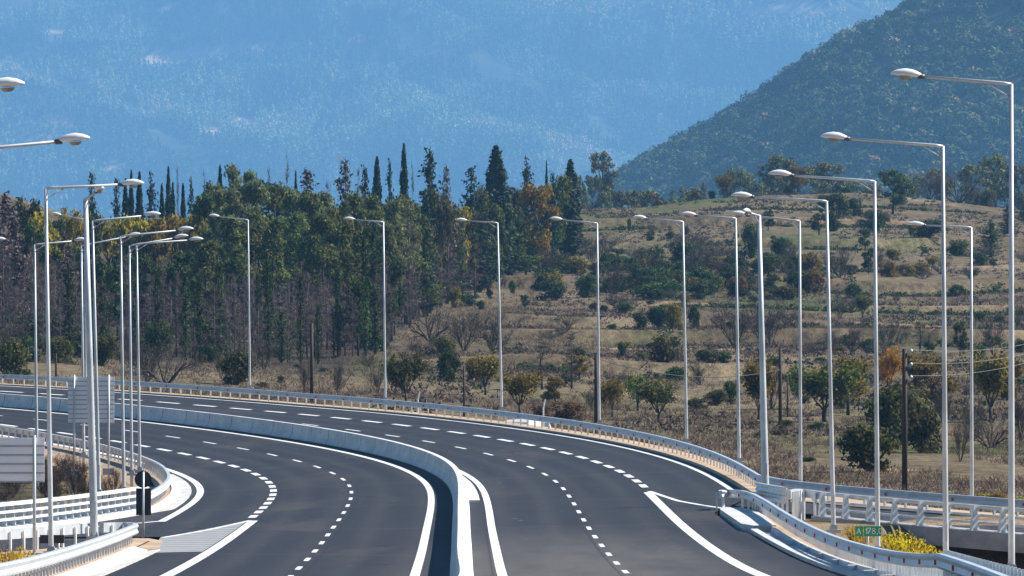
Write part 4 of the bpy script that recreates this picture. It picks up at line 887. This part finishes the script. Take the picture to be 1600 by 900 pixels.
wood(645, 380, 76, 'd', 690, Zf); wood(668, 425, 50, 'g', 676, Zf); wood(612, 395, 50, 'd', 700, Zf); wood(560, 430, 50, 'd', 690, Zf)
for px, yt, w, k in [(700, 365, 40, 'b'), (722, 372, 50, 'b'), (742, 368, 40, 'b'), (757, 402, 18, 'b'), (685, 380, 30, 'b'), (768, 392, 44, 'g'), (800, 395, 60, 'p'), (822, 398, 50, 'g'), (760, 350, 24, 'g')]:
    wood(px, yt, w, k, prng.uniform(705, 760), Zf)
for i in range(46):
    px = prng.uniform(-10, 600); D = prng.uniform(690, 860); X = (px-800)/F*D; h = prng.uniform(1.6, 4.2); k = prng.choice('ssn')
    plant('bare_shrub' if k == 'n' else 'shrub', 'shrub', 'bare_shrub' if k == 'n' else 'shrub', 'bark', 'twig_purple' if k == 'n' else 'leaf_dark', X, D, float(zg(X, D)), h*1.5, h, 'leafless undergrowth' if k == 'n' else 'dark undergrowth shrub', px, Zm if D > 750 else Zf, 'undergrowth of the wood', False)
# --- trees behind the crest of the slope
for px, yt, w, k, D in [(908, 272, 26, 'd', 1640), (925, 262, 40, 'd', 1760), (940, 235, 52, 'd', 1800), (962, 288, 36, 'o', 1600), (948, 290, 28, 'd', 1560), (985, 296, 46, 'd', 1590), (1008, 287, 50, 'd', 1620), (1030, 300, 44, 'o', 1600), (1050, 295, 36, 'f', 1640), (1066, 290, 36, 'f', 1650), (1082, 286, 36, 'd', 1660), (1100, 285, 36, 'f', 1670), (1150, 262, 60, 'd', 1760), (1180, 270, 60, 'd', 1720), (1215, 240, 74, 'd', 1760), (1250, 248, 66, 'd', 1740), (1285, 242, 76, 'd', 1760), (1320, 268, 60, 'd', 1730), (1360, 276, 50, 'd', 1700), (1420, 270, 56, 'd', 1700), (1470, 262, 60, 'd', 1720), (1520, 246, 66, 'd', 1750), (1556, 238, 64, 'd', 1760), (1592, 246, 60, 'd', 1750), (1625, 240, 60, 'd', 1760)]:
    nm, cat, kind, bark, crown, look = K[k]; X = (px-800)/F*D; z = float(zg(X, D)); z = min(z, 12.); h = min((450-yt)/F*D-z, 16.); z = (450-yt)/F*D-h
    plant(nm, cat, kind, bark, 'hill_leaf' if k != 'f' else 'pine', X, D, z, w/F*D, h, 'hazy '+look, px, 'beyond hill crest', 'trees beyond the crest')
# --- shrubs and small trees standing in the open: px, base y, width px, height px, kind
B_ = {'s': ('shrub', 'shrub', 'shrub', 'bark', 'leaf_dark', 'dark green shrub', False), 'S': ('shrub', 'shrub', 'shrub', 'bark', 'leaf_olive', 'olive brown shrub', False), 'n': ('bare_shrub', 'shrub', 'bare_shrub', 'bark', 'twig', 'leafless brown shrub', False), 'y': ('shrub', 'shrub', 'shrub', 'bark', 'leaf_fall', 'yellow-green shrub', False), 'r': ('shrub', 'shrub', 'shrub', 'bark', 'rust', 'rusty brown shrub', False),
      't': ('small_tree', 'tree', 'vase_tree', 'bark', 'leaf_green', 'small green tree', True), 'T': ('small_tree', 'tree', 'vase_tree', 'bark', 'leaf_fall', 'small yellowing tree', True), 'Y': ('small_tree', 'tree', 'vase_tree', 'bark', 'leaf_yellow', 'small golden tree', True), 'O': ('small_tree', 'tree', 'vase_tree', 'bark', 'leaf_olive', 'small olive brown tree', True), 'k': ('bare_tree', 'tree', 'bare_tree', 'bark_grey', 'twig', 'leafless thin tree', True), 'w': ('bare_tree', 'tree', 'sprawl', 'bark', 'twig', 'sprawling leafless tree', True),
      'c': ('conifer_tree', 'conifer', 'conifer', 'bark', 'leaf_dark', 'small dark conifer', True), 'd': ('broadleaf_tree', 'tree', 'broadleaf', 'bark', 'leaf_dark', 'dark round tree', True), 'a': ('broadleaf_tree', 'tree', 'broadleaf', 'bark', 'leaf_fall', 'yellow-green tree', True), 'q': ('orange_shrub', 'shrub', 'vase_tree', 'bark', 'leaf_orange', 'bright orange shrub', True)}
OPEN = [(983, 362, 9, 22, 's'), (1017, 383, 17, 15, 's'), (1047, 382, 17, 14, 's'), (1072, 374, 10, 14, 's'), (1092, 410, 24, 25, 'd'), (1173, 408, 38, 54, 's'), (1200, 366, 26, 32, 'd'), (1150, 384, 12, 9, 's'), (908, 398, 40, 26, 's'), (893, 385, 46, 40, 'n'), (865, 472, 54, 34, 's'), (886, 440, 46, 34, 's'), (917, 468, 34, 40, 's'), (945, 428, 30, 30, 's'), (985, 462, 34, 58, 'o' if 0 else 'd'), (968, 458, 32, 30, 's'), (1008, 448, 60, 34, 'n'), (1030, 472, 90, 30, 's'), (1058, 456, 50, 34, 's'), (1095, 440, 50, 36, 'n'), (1110, 460, 44, 36, 's'), (1142, 456, 44, 44, 's'), (1166, 452, 30, 30, 'y'), (1000, 425, 40, 26, 'S'), (1065, 425, 40, 24, 'n'),
        (975, 498, 30, 19, 's'), (944, 495, 16, 13, 's'), (928, 486, 24, 14, 'S'), (1032, 518, 54, 40, 's'), (1052, 528, 36, 46, 'y'), (1002, 532, 28, 28, 's'), (1084, 520, 24, 42, 's'), (1148, 546, 64, 62, 'n'), (1203, 545, 84, 64, 'n'), (1042, 590, 62, 44, 'S'), (1058, 598, 46, 26, 's'), (971, 580, 17, 27, 's'), (957, 652, 40, 64, 'T'), (996, 642, 44, 60, 't'), (1030, 660, 62, 72, 'O'), (1120, 634, 44, 28, 'S'), (1142, 632, 34, 40, 's'), (1095, 606, 44, 30, 'n'), (1090, 640, 40, 20, 'S'), (1105, 588, 50, 24, 'S'), (893, 612, 40, 92, 'k'), (847, 612, 44, 84, 'k'), (885, 662, 66, 38, 'r'), (905, 600, 34, 42, 'a'), (812, 648, 56, 74, 'T'), (868, 632, 40, 44, 'a'), (925, 640, 30, 30, 'n'), (845, 655, 40, 26, 'r'),
        (634, 632, 54, 86, 'O'), (612, 610, 30, 50, 'O'), (702, 598, 46, 56, 's'), (758, 618, 52, 66, 'T'), (742, 600, 40, 40, 'y'), (672, 534, 66, 56, 'w'), (725, 550, 62, 56, 'n'), (768, 560, 54, 52, 'n'), (690, 562, 50, 34, 'S'), (820, 486, 18, 24, 'd'), (751, 490, 17, 16, 's'), (735, 480, 36, 22, 's'), (712, 484, 26, 34, 'y'), (765, 470, 12, 18, 's'), (800, 460, 14, 22, 's'), (660, 560, 60, 26, 'n'), (590, 615, 30, 36, 'n'),
        (260, 602, 84, 66, 'w'), (328, 568, 32, 32, 's'), (370, 602, 74, 58, 'S'), (350, 596, 40, 40, 'n'), (412, 578, 40, 46, 'n'), (526, 614, 32, 42, 'n'), (475, 616, 30, 50, 'n'), (438, 600, 14, 14, 's'), (465, 576, 18, 9, 's'), (505, 582, 18, 8, 's'), (300, 560, 50, 40, 'n'), (575, 574, 30, 20, 'n'), (410, 606, 24, 10, 's'),
        (12, 592, 72, 66, 'S'), (41, 590, 20, 14, 's'), (48, 566, 44, 44, 's'), (90, 568, 60, 44, 'S'), (160, 572, 60, 52, 'S'), (205, 575, 50, 46, 'n'), (230, 600, 40, 60, 'n'), (130, 560, 40, 30, 's'), (-6, 570, 50, 60, 'n'),
        (1395, 340, 58, 70, 'd'), (1213, 402, 26, 32, 'd'), (1308, 348, 48, 40, 's'), (1336, 346, 28, 30, 's'), (1368, 356, 50, 28, 's'), (1284, 336, 22, 30, 's'), (1280, 376, 34, 34, 'd'), (1304, 366, 30, 34, 's'), (1352, 392, 28, 38, 'd'), (1365, 372, 34, 24, 's'), (1450, 388, 70, 30, 's'), (1495, 400, 50, 26, 'S'), (1548, 404, 46, 58, 'c'), (1574, 376, 28, 46, 'c'), (1600, 350, 24, 30, 'c'), (1424, 378, 16, 20, 's'), (1452, 306, 46, 36, 'n'), (1498, 314, 58, 54, 'w'), (1545, 306, 36, 30, 'S'), (1522, 306, 30, 24, 'n'), (1246, 300, 36, 44, 'a'), (1131, 310, 28, 38, 'T'), (1088, 312, 26, 20, 'a'), (1112, 310, 16, 14, 's'), (1230, 300, 14, 14, 's'), (1355, 343, 8, 9, 'Y'), (1322, 298, 20, 12, 's'),
        (1208, 464, 32, 34, 'd'), (1272, 460, 44, 40, 'y'), (1312, 452, 44, 42, 'n'), (1240, 458, 36, 40, 'n'), (1357, 434, 28, 40, 'd'), (1232, 432, 30, 30, 'n'), (1385, 444, 40, 26, 'y'), (1415, 440, 40, 22, 'y'), (1438, 432, 34, 20, 'y'), (1456, 424, 18, 26, 'T'), (1300, 432, 40, 24, 'n'), (1220, 474, 80, 22, 'S'), (1160, 468, 40, 24, 's'), (1170, 455, 30, 24, 's'),
        (1348, 504, 34, 40, 'O'), (1312, 502, 30, 28, 'n'), (1400, 480, 16, 12, 'n'), (1437, 552, 36, 52, 'k'), (1388, 548, 40, 40, 'n'), (1330, 556, 40, 36, 'n'), (1357, 556, 28, 24, 's'), (1300, 548, 28, 24, 'n'), (1500, 562, 26, 54, 'd'), (1552, 560, 40, 50, 'n'), (1590, 515, 30, 40, 'n'), (1530, 506, 26, 18, 's'), (1560, 508, 26, 12, 's'), (1452, 556, 24, 22, 's'),
        (1186, 662, 54, 102, 'Y'), (1288, 660, 92, 98, 't'), (1325, 650, 84, 92, 'a'), (1250, 640, 40, 66, 't'), (1391, 630, 30, 86, 'q'), (1405, 696, 130, 104, 'S'), (1356, 738, 112, 80, 'S'), (1440, 708, 76, 72, 'S'), (1455, 650, 90, 90, 'a'), (1432, 620, 60, 66, 'T'), (1548, 660, 76, 112, 'T'), (1578, 640, 60, 90, 'a'), (1500, 722, 30, 58, 'n'), (1520, 690, 50, 60, 'n'), (1548, 700, 60, 56, 'w'), (1594, 690, 50, 70, 'n'), (1475, 668, 40, 54, 'n'), (1228, 668, 26, 14, 's'), (1277, 674, 34, 16, 's'), (1222, 680, 36, 12, 'S'), (1178, 668, 26, 12, 'S'), (1186, 684, 24, 10, 'S'), (1262, 722, 30, 10, 's'), (1180, 626, 40, 60, 'n'), (1205, 640, 40, 66, 'n')]
q_ = random.Random(12)
for _ in range(70):
    px = q_.uniform(840, 1290); by = q_.triangular(395, 478, 455); k = q_.choice('ssssnnyd'); w = q_.uniform(26, 56); OPEN.append((px, by, w, w*q_.uniform(.5, .85), k))
for _ in range(95):
    px = q_.uniform(850, 1600); by = q_.choice([q_.uniform(360, 480), q_.uniform(395, 470), q_.uniform(470, 560), q_.uniform(560, 640)]); k = q_.choice('ssSnnny'); w = q_.uniform(14, 34)
    if px > 1380 and 440 < by < 540 and q_.random() < .7: continue
    OPEN.append((px, by, w*(1.5 if k == 'n' else 1), w*q_.uniform(.45, .8), k))
for px, by, w, h, k in OPEN:
    D = GT(px, min(by, 780), 315); X = (px-800)/F*D; z = float(zg(X, D)); nm, cat, kind, bark, crown, look, tall = B_[k]
    hh = h/F*D; zone = 'on hill crest' if by < 350 else 'on upper slope' if by < 425 else 'on mid slope' if by < 500 else 'on lower slope' if by < 570 else 'in near meadow'
    sz = '' if tall and k not in 'da' else 'big ' if w*h > 3600 else 'tiny ' if w*h < 420 else ''
    plant(nm, cat, kind, bark, crown, X, D, z, w/F*D*1.08, hh*1.03, sz+look, px, zone, 'plants on the open slope', tall)
# bright yellow broom by the rails, brush on the left bank
for px, by, h, D, k in [(1334, 852, 40, 244, 'b'), (1348, 860, 34, 238, 'b'), (1402, 868, 46, 222, 'b'), (1418, 874, 50, 216, 'b'), (1436, 880, 44, 211, 'b'), (1452, 884, 40, 207, 'b'), (1470, 889, 34, 203, 'b'), (1388, 866, 40, 226, 'b'), (8, 896, 50, 208, 'b'), (34, 888, 42, 212, 'b'), (-14, 898, 46, 206, 'b'), (20, 893, 40, 209, 'b')]:
    p = at(px, by, D); side = 'in the hollow behind the right guard rail' if px > 800 else 'in the lower left corner'
    plant('broom_shrub', 'shrub', 'broom', 'leaf_olive', 'broom', p[0], D, p[2], h/F*D*1.1, h/F*D, 'bright yellow flowering broom', px, side, 'yellow broom shrubs', False)
for px, by, w, h, D in [(1560, 792, 44, 26, 330), (1535, 788, 36, 20, 335), (1590, 796, 40, 24, 326), (1360, 772, 20, 9, 345)]:
    p = at(px, by, D); plant('shrub', 'shrub', 'shrub', 'bark', 'leaf_autumn', p[0], D, float(zg(p[0], D)), w/F*D, h/F*D+max(0, p[2]-float(zg(p[0], D))), 'low yellow-green shrub', px, 'behind the ramp bridge', 'plants on the open slope', False)
for px, by, w, h, D in [(10, 800, 60, 56, 352), (46, 795, 50, 50, 358), (80, 790, 56, 50, 362), (108, 775, 40, 36, 362), (24, 775, 50, 44, 378), (64, 770, 50, 40, 380), (96, 755, 40, 30, 385), (178, 748, 34, 22, 352), (160, 765, 40, 24, 340), (130, 775, 40, 26, 345), (-14, 790, 60, 60, 360)]+[(prng.uniform(-10, 135), prng.uniform(742, 796), prng.uniform(30, 52), prng.uniform(22, 40), prng.uniform(335, 385)) for _ in range(26)]:
    X = (px-800)/F*D; z = float(zg(X, D)); plant('bare_shrub', 'shrub', 'bare_shrub', 'twig' if 0 else 'bark', 'brush', X, D, z-.2, w/F*D, min(max((450-by+h)/F*D-z, .9), 2.2), 'dry brown brushwood', px, 'on the sandy bank behind the white railing', 'brushwood on the left bank', False)
# --- labels: look + place + rank among its like
REF = [(132, 'first'), (388, 'second'), (600, 'third'), (780, 'fourth'), (935, 'fifth'), (1069, 'sixth'), (1152, 'seventh'), (1250, 'eighth'), (1518, 'ninth')]
buckets = {}
for p_ in PLANTS:
    root, look, px, zone, Y = p_
    j = sum(px > r_[0] for r_ in REF)
    if zone.startswith(('in the hollow', 'in the lower', 'on the sandy', 'behind')): where = zone
    else:
        where = zone+(', left of first far lamp' if j == 0 else ', right of ninth far lamp' if j == 9 else ', between far lamps %s and %s' % (['one', 'two', 'three', 'four', 'five', 'six', 'seven', 'eight', 'nine'][j-1], ['one', 'two', 'three', 'four', 'five', 'six', 'seven', 'eight', 'nine'][j]))
    buckets.setdefault((look, where), []).append(p_)
for (look, where), L_ in buckets.items():
    L_.sort(key=lambda q: q[2]); n = len(L_)
    for i, q in enumerate(L_):
        if n == 1 or 'brushwood' in look: r_ = ''
        elif n == 2: r_ = ('left ', 'right ')[i]
        elif i == 0: r_ = 'leftmost '
        elif i == n-1: r_ = 'rightmost '
        else: r_ = ords[i]+' '
        tail = ' from left' if r_ and r_[:-1] in ords else ''
        q[0]['label'] = (r_+look+tail+' '+where).replace(',', '')
# --- dry grass over the near meadow: nobody could count it
rng = np.random.RandomState(5)
def scrub(n):
    D = rng.uniform(640, 1400, n); X = rng.uniform(-.03, .082, n)*D
    ph = (D+.35*X+14*np.sin(X/23.)+9*np.sin(X/9.+1.3))/74.; D = D-(ph-np.floor(ph))*74.+rng.normal(size=n)*.8-.9
    keep = (fbm(X, D, .02, 61, 3) > -.05) & (X > -.006*D) & (X > (np.interp(D, [600, 760, 900], [650, 800, 905])-800)/F*D); X, D = X[keep], D[keep]; Z = zg(X, D)
    k = 26; P = np.repeat(np.stack([X, D, Z], 1), k, 0); v = rng.normal(size=(len(P), 3)); v /= np.linalg.norm(v, axis=1)[:, None]; v[:, 2] = np.abs(v[:, 2]); P = P+v*rng.uniform(.3, 1., (len(P), 1))*np.repeat(rng.uniform(.3, .95, (len(X), 1)), k, 0)*np.array([1.3, 1.3, .9])
    return leaves(P, .28, .42, rng, .3, v)
V, Fq = scrub(5200); g = finish('terrace_scrub', npmesh('terrace_scrub', V, Fq), M['leaf_dark']); tag(g, 'low dark scrub growing along the terrace edges of the slope', 'scrub', kind='stuff')
def tussocks(n):
    D = np.sqrt(rng.uniform(480**2, 1400**2, n)); X = rng.uniform(-.035, .082, n)*D; s_, o_ = so(X, D)
    keep = (fbm(X, D*.35, .025, 62, 3) > -.1) & (o_ > oright(s_)+3) & (X > (np.interp(D, [480, 600, 760, 900, 1100, 1200], [520, 620, 720, 800, 890, 905])-800)/F*D); X, D = X[keep], D[keep]; Z = zg(X, D)
    k = 12; sz = rng.uniform(.25, .8, len(X)); P = np.repeat(np.stack([X, D, Z], 1), k, 0); v = rng.normal(size=(len(P), 3)); v[:, 2] = np.abs(v[:, 2]); P = P+v*np.repeat(sz, k)[:, None]*np.array([.6, .6, .4])
    return leaves(P, .16, .5, rng, .5, v, .8)
V, Fq = tussocks(9000); g = finish('dry_tussocks', npmesh('dry_tussocks', V, Fq), M['twig']); tag(g, 'brown tussocks and low dry scrub roughening the open slope', 'scrub', kind='stuff')
def tufts(n, d0, d1, size, name):
    D = np.sqrt(rng.uniform(d0**2, d1**2, n)); X = rng.uniform(-.082, .082, n)*D; s_, o_ = so(X, D)
    ok = ((o_ > oright(s_)+1.2) | (o_ < oleft(s_)-4.)) & ~((s_ < 122) & (o_ > 0)) & ~((o_ < 0) & (s_ < 330)); X, D = X[ok], D[ok]
    keep = fbm(X, D*.4, .03, 9, 3) > -.35; X, D = X[keep], D[keep]; Z = zg(X, D)
    k = 6; P = np.repeat(np.stack([X, D, Z], 1), k, 0); P[:, :2] += rng.normal(size=(len(P), 2))*size*.5
    return twigs(P, size, .05*size+.02, rng, 1.)
V, Fq = join([tufts(16000, 300, 560, .38, 'a'), tufts(16000, 560, 1000, .5, 'b')])
g = finish('dry_grass', npmesh('dry_grass', V, Fq), M['grass']); tag(g, 'short dry brown grass covering the meadow and slope', 'grass', kind='stuff')
# ---------------------------------------------------------------- the wooded hill at right
HS = ([600, 860, 900, 925, 975, 1060, 1190, 1300, 1420, 1500, 1600, 2000, 2600, 4200], [520, 420, 345, 312, 278, 232, 160, 86, 22, -28, -84, -270, -420, -520])
def zhill(X, D): return 2.2*zhill0(np.asarray(X)/2.2, np.asarray(D)/2.2)
def zhill0(X, D):
    u = X/2450.*F+800; zr = (450-np.interp(u, *HS))/F*2450
    g_ = np.where(D < 2450, np.clip((D-2130)/320, 0, 1)**.9, 1-np.clip((D-2450)/500, 0, 1)*.9)
    return -12+(zr+12)*g_+5.*fbm(X, D, .006, 21, 4)*np.clip(1-abs(D-2450)/2450, 0, 1)*np.clip((D-2130)/120, 0, 1)*np.where(np.abs(D-2450) < 90, .4, 1)
uX = np.concatenate([np.linspace(-60, 0, 8), np.linspace(4, 260, 90), np.linspace(268, 620, 30)]); uD = np.concatenate([np.linspace(2100, 2450, 70), np.linspace(2470, 2950, 14)])
XX, YY = np.meshgrid(uX*2.2, uD*2.2); ZZ = zhill(XX, YY); nr, nc = XX.shape; idx = np.arange(nr*nc).reshape(nr, nc)
Fq = np.stack([idx[:-1, :-1], idx[:-1, 1:], idx[1:, 1:], idx[1:, :-1]], -1).reshape(-1, 4)
tag(finish('hill', npmesh('hill', np.stack([XX, YY, ZZ], -1).reshape(-1, 3), Fq), M['hill_soil'], smooth=True), kind='structure')
n = 6000; D = rng.uniform(2125*2.2, 2475*2.2, n); X = rng.uniform(5, 1., n) if 0 else rng.uniform(0.0, .092, n)*D
keep = (fbm(X, D*.6, .010, 33, 3) > -.8); X, D = X[keep], D[keep]; Z = zhill(X, D); n = len(X)
k = 130; rad = rng.uniform(3.6, 8.4, n); v = rng.normal(size=(n, k, 3)); v /= np.linalg.norm(v, axis=2)[..., None]; v[..., 2] = np.abs(v[..., 2])*.95-.12
tone = np.clip(rng.beta(2., 2.6, n)+.14*fbm(X, D*.6, .008, 34, 3), 0, 1)
lump = 1+.28*np.sin(v[..., 0]*4+X[:, None])*np.sin(v[..., 1]*4+D[:, None])
P = np.stack([X, D, Z+rad*.65], 1)[:, None, :]+v*(rad[:, None]*rng.uniform(.75, 1.05, (n, k))*lump)[..., None]
V, Fq = leaves(P.reshape(-1, 3), 1.7, 2.3, rng, .0, v.reshape(-1, 3)+np.array([0, 0, .1]), .38)
me_ = npmesh('hill_woodland', V, Fq); at_ = me_.color_attributes.new('crown_tone', 'FLOAT_COLOR', 'POINT'); c4 = np.ones((len(V), 4), 'f'); c4[:, :3] = np.repeat(tone, k*4)[:, None]; at_.data.foreach_set('color', c4.ravel())
tag(finish('hill_woodland', me_, M['hill_oak']), 'dense round oak scrub covering the hazy hill at right', 'woodland', kind='stuff')
# ---------------------------------------------------------------- the hazy mountain behind everything
def zmount(X, D): return 1.8*zmount0(np.asarray(X)/1.8, np.asarray(D)/1.8)
def zmount0(X, D):
    q = np.clip((D-9400)/1900, 0, 1); f_ = np.clip(q*7, 0, 1)
    z = 35+640*q+f_*(58*fbm(X+.3*D, D*.5, .0009, 41, 3)+16*fbm(X, D, .0035, 42, 3)-38*np.abs(np.sin((X+.55*(D-9400))/190.+1.5*np.sin(D/330.))))
    return np.minimum(z, 690-.0002*np.abs(X))
uX = np.linspace(-1680, 1680, 200); uD = 1.8*np.concatenate([np.linspace(9350, 10900, 150), np.linspace(10930, 11500, 14)])
XX, YY = np.meshgrid(uX, uD); ZZ = zmount(XX, YY); ZZ[0] = -50; nr, nc = XX.shape; idx = np.arange(nr*nc).reshape(nr, nc)
Fq = np.stack([idx[:-1, :-1], idx[:-1, 1:], idx[1:, 1:], idx[1:, :-1]], -1).reshape(-1, 4)
zmax = float(ZZ.max()); tag(finish('mountain', npmesh('mountain', np.stack([XX, YY, ZZ], -1).reshape(-1, 3), Fq), M['mountain_soil'], smooth=True), kind='structure')
CL = ((275, 92, 52, 13), (335, 80, 46, 8), (405, 73, 60, 5), (1230, 14, 64, 8), (1180, 20, 26, 4), (182, 257, 18, 9), (345, 16, 12, 13), (265, 12, 12, 6), (305, 30, 10, 4), (100, 195, 22, 5), (60, 215, 26, 4), (330, 205, 16, 6), (380, 190, 20, 5), (700, 195, 60, 2), (90, 50, 30, 4), (560, 60, 22, 3))
def clearing(X, D, Z):
    u = X/D*F+800; yy = 450-Z/D*F; c = np.zeros(X.shape)
    for cx, cy, rx, ry in CL: c = np.maximum(c, np.clip((1.25-np.sqrt(((u-cx)/rx)**2+((yy-cy)/ry)**2)-.3*fbm(X, D, .004, 71, 3))/.3, 0, 1))
    return c
at_ = bpy.data.objects['mountain'].data.color_attributes.new('clearing', 'FLOAT_COLOR', 'POINT'); c4 = np.ones((XX.size, 4), 'f'); c4[:, :3] = clearing(XX, YY, ZZ).reshape(-1, 1); at_.data.foreach_set('color', c4.ravel())
n = 42000; D = 1.8*rng.uniform(9420, 10800, n); X = rng.uniform(-.080, .082, n)*D; Z = zmount(X, D)
H = rng.uniform(20, 42, n)*(1+.25*fbm(X, D, .003, 52, 2)); clear = ((clearing(X, D, Z) > .5) | (clearing(X, D, Z+.55*H) > .6)) & (rng.rand(n) > .04)
keep = (~clear) & (fbm(X, D*.6, .004, 51, 3) > -.6); X, D, Z, H = X[keep], D[keep], Z[keep], H[keep]; n = len(X)
crown_tone = np.clip(.44+.60*fbm(X+.9*D, D*.30, .0011, 91, 3)+.22*fbm(X, D*.5, .004, 92, 3)+rng.normal(size=n)*.09, 0, 1)  # stand colours, with the shade of gullies and folds painted in as patches
k = 22; t_ = rng.uniform(.05, 1, (n, k)); a = rng.uniform(0, 6.28, (n, k)); r = (1-t_)**.8*(H*.22)[:, None]*rng.uniform(.5, 1.1, (n, k))
P = np.stack([X[:, None]+np.cos(a)*r, D[:, None]+np.sin(a)*r, Z[:, None]+t_*H[:, None]], -1).reshape(-1, 3); V, Fq = leaves(P, 4.2, 7.6, rng, .9, np.stack([np.cos(a), np.sin(a), 0*a+.35], -1).reshape(-1, 3), .25)
me_ = npmesh('mountain_forest', V, Fq); at_ = me_.color_attributes.new('crown_tone', 'FLOAT_COLOR', 'POINT'); c4 = np.ones((len(V), 4), 'f'); c4[:, :3] = np.repeat(crown_tone, k*4)[:, None]; at_.data.foreach_set('color', c4.ravel())
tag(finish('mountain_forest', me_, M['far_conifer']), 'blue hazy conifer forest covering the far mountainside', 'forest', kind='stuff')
# ---------------------------------------------------------------- air
HAZE_D, HAZE_C = 0.62e-4, (.235, .56, 1.0)
m = bpy.data.materials.new('blue_haze'); m.use_nodes = True; nt = m.node_tree
for x in list(nt.nodes):
    if x.type != 'OUTPUT_MATERIAL': nt.nodes.remove(x)
pv = nt.nodes.new('ShaderNodeVolumePrincipled'); pv.inputs['Density'].default_value = HAZE_D; pv.inputs['Color'].default_value = (*HAZE_C, 1); pv.inputs['Anisotropy'].default_value = .0
nt.links.new(pv.outputs[0], [x for x in nt.nodes if x.type == 'OUTPUT_MATERIAL'][0].inputs['Volume'])
zlow = -62.; ztop = zmax+50
mb = MB(); mb.box((0, 10400, (zlow+ztop)/2), 3500, 21600, ztop-zlow); hz = mb.build('haze', m); tag(hz, 'thin blue haze filling the valley air', 'haze', kind='stuff')
# ---------------------------------------------------------------- light, sky, camera
AZ, EL = R(75), R(43)
w = bpy.data.worlds.new('World'); scene.world = w; w.use_nodes = True; nt = w.node_tree; bg = nt.nodes['Background']
sky = nt.nodes.new('ShaderNodeTexSky'); sky.sky_type = 'NISHITA'; sky.sun_disc = False; sky.sun_elevation = EL; sky.sun_rotation = AZ; sky.air_density = 1.2; sky.dust_density = .2; sky.ozone_density = 3.
hs = nt.nodes.new('ShaderNodeHueSaturation'); hs.inputs['Saturation'].default_value = 1.35; nt.links.new(sky.outputs[0], hs.inputs['Color']); nt.links.new(hs.outputs[0], bg.inputs[0]); bg.inputs[1].default_value = .05
sun = bpy.data.lights.new('sun', 'SUN'); sun.energy = 5.0; sun.angle = R(.5); sun.color = (1., .95, .87)
so_ = bpy.data.objects.new('sun', sun); COL.objects.link(so_); so_.rotation_euler = Vector((math.sin(AZ)*math.cos(EL), math.cos(AZ)*math.cos(EL), math.sin(EL))).to_track_quat('Z', 'Y').to_euler(); so_.location = (100, 100, 120)
cam = bpy.data.cameras.new('camera'); cam.lens = 240; cam.sensor_width = 36; cam.clip_start = 1.; cam.clip_end = 26000
co = bpy.data.objects.new('camera', cam); COL.objects.link(co); co.location = (0, 0, 0); co.rotation_euler = (R(90), 0, 0); scene.camera = co
vs_ = scene.view_settings; vs_.view_transform = 'Standard'; vs_.look = 'None'; vs_.exposure = .88; vs_.gamma = 1.; vs_.use_curve_mapping = False
scene.cycles.use_denoising = True; scene.cycles.max_bounces = 6; scene.cycles.volume_bounces = 1; scene.cycles.transparent_max_bounces = 8
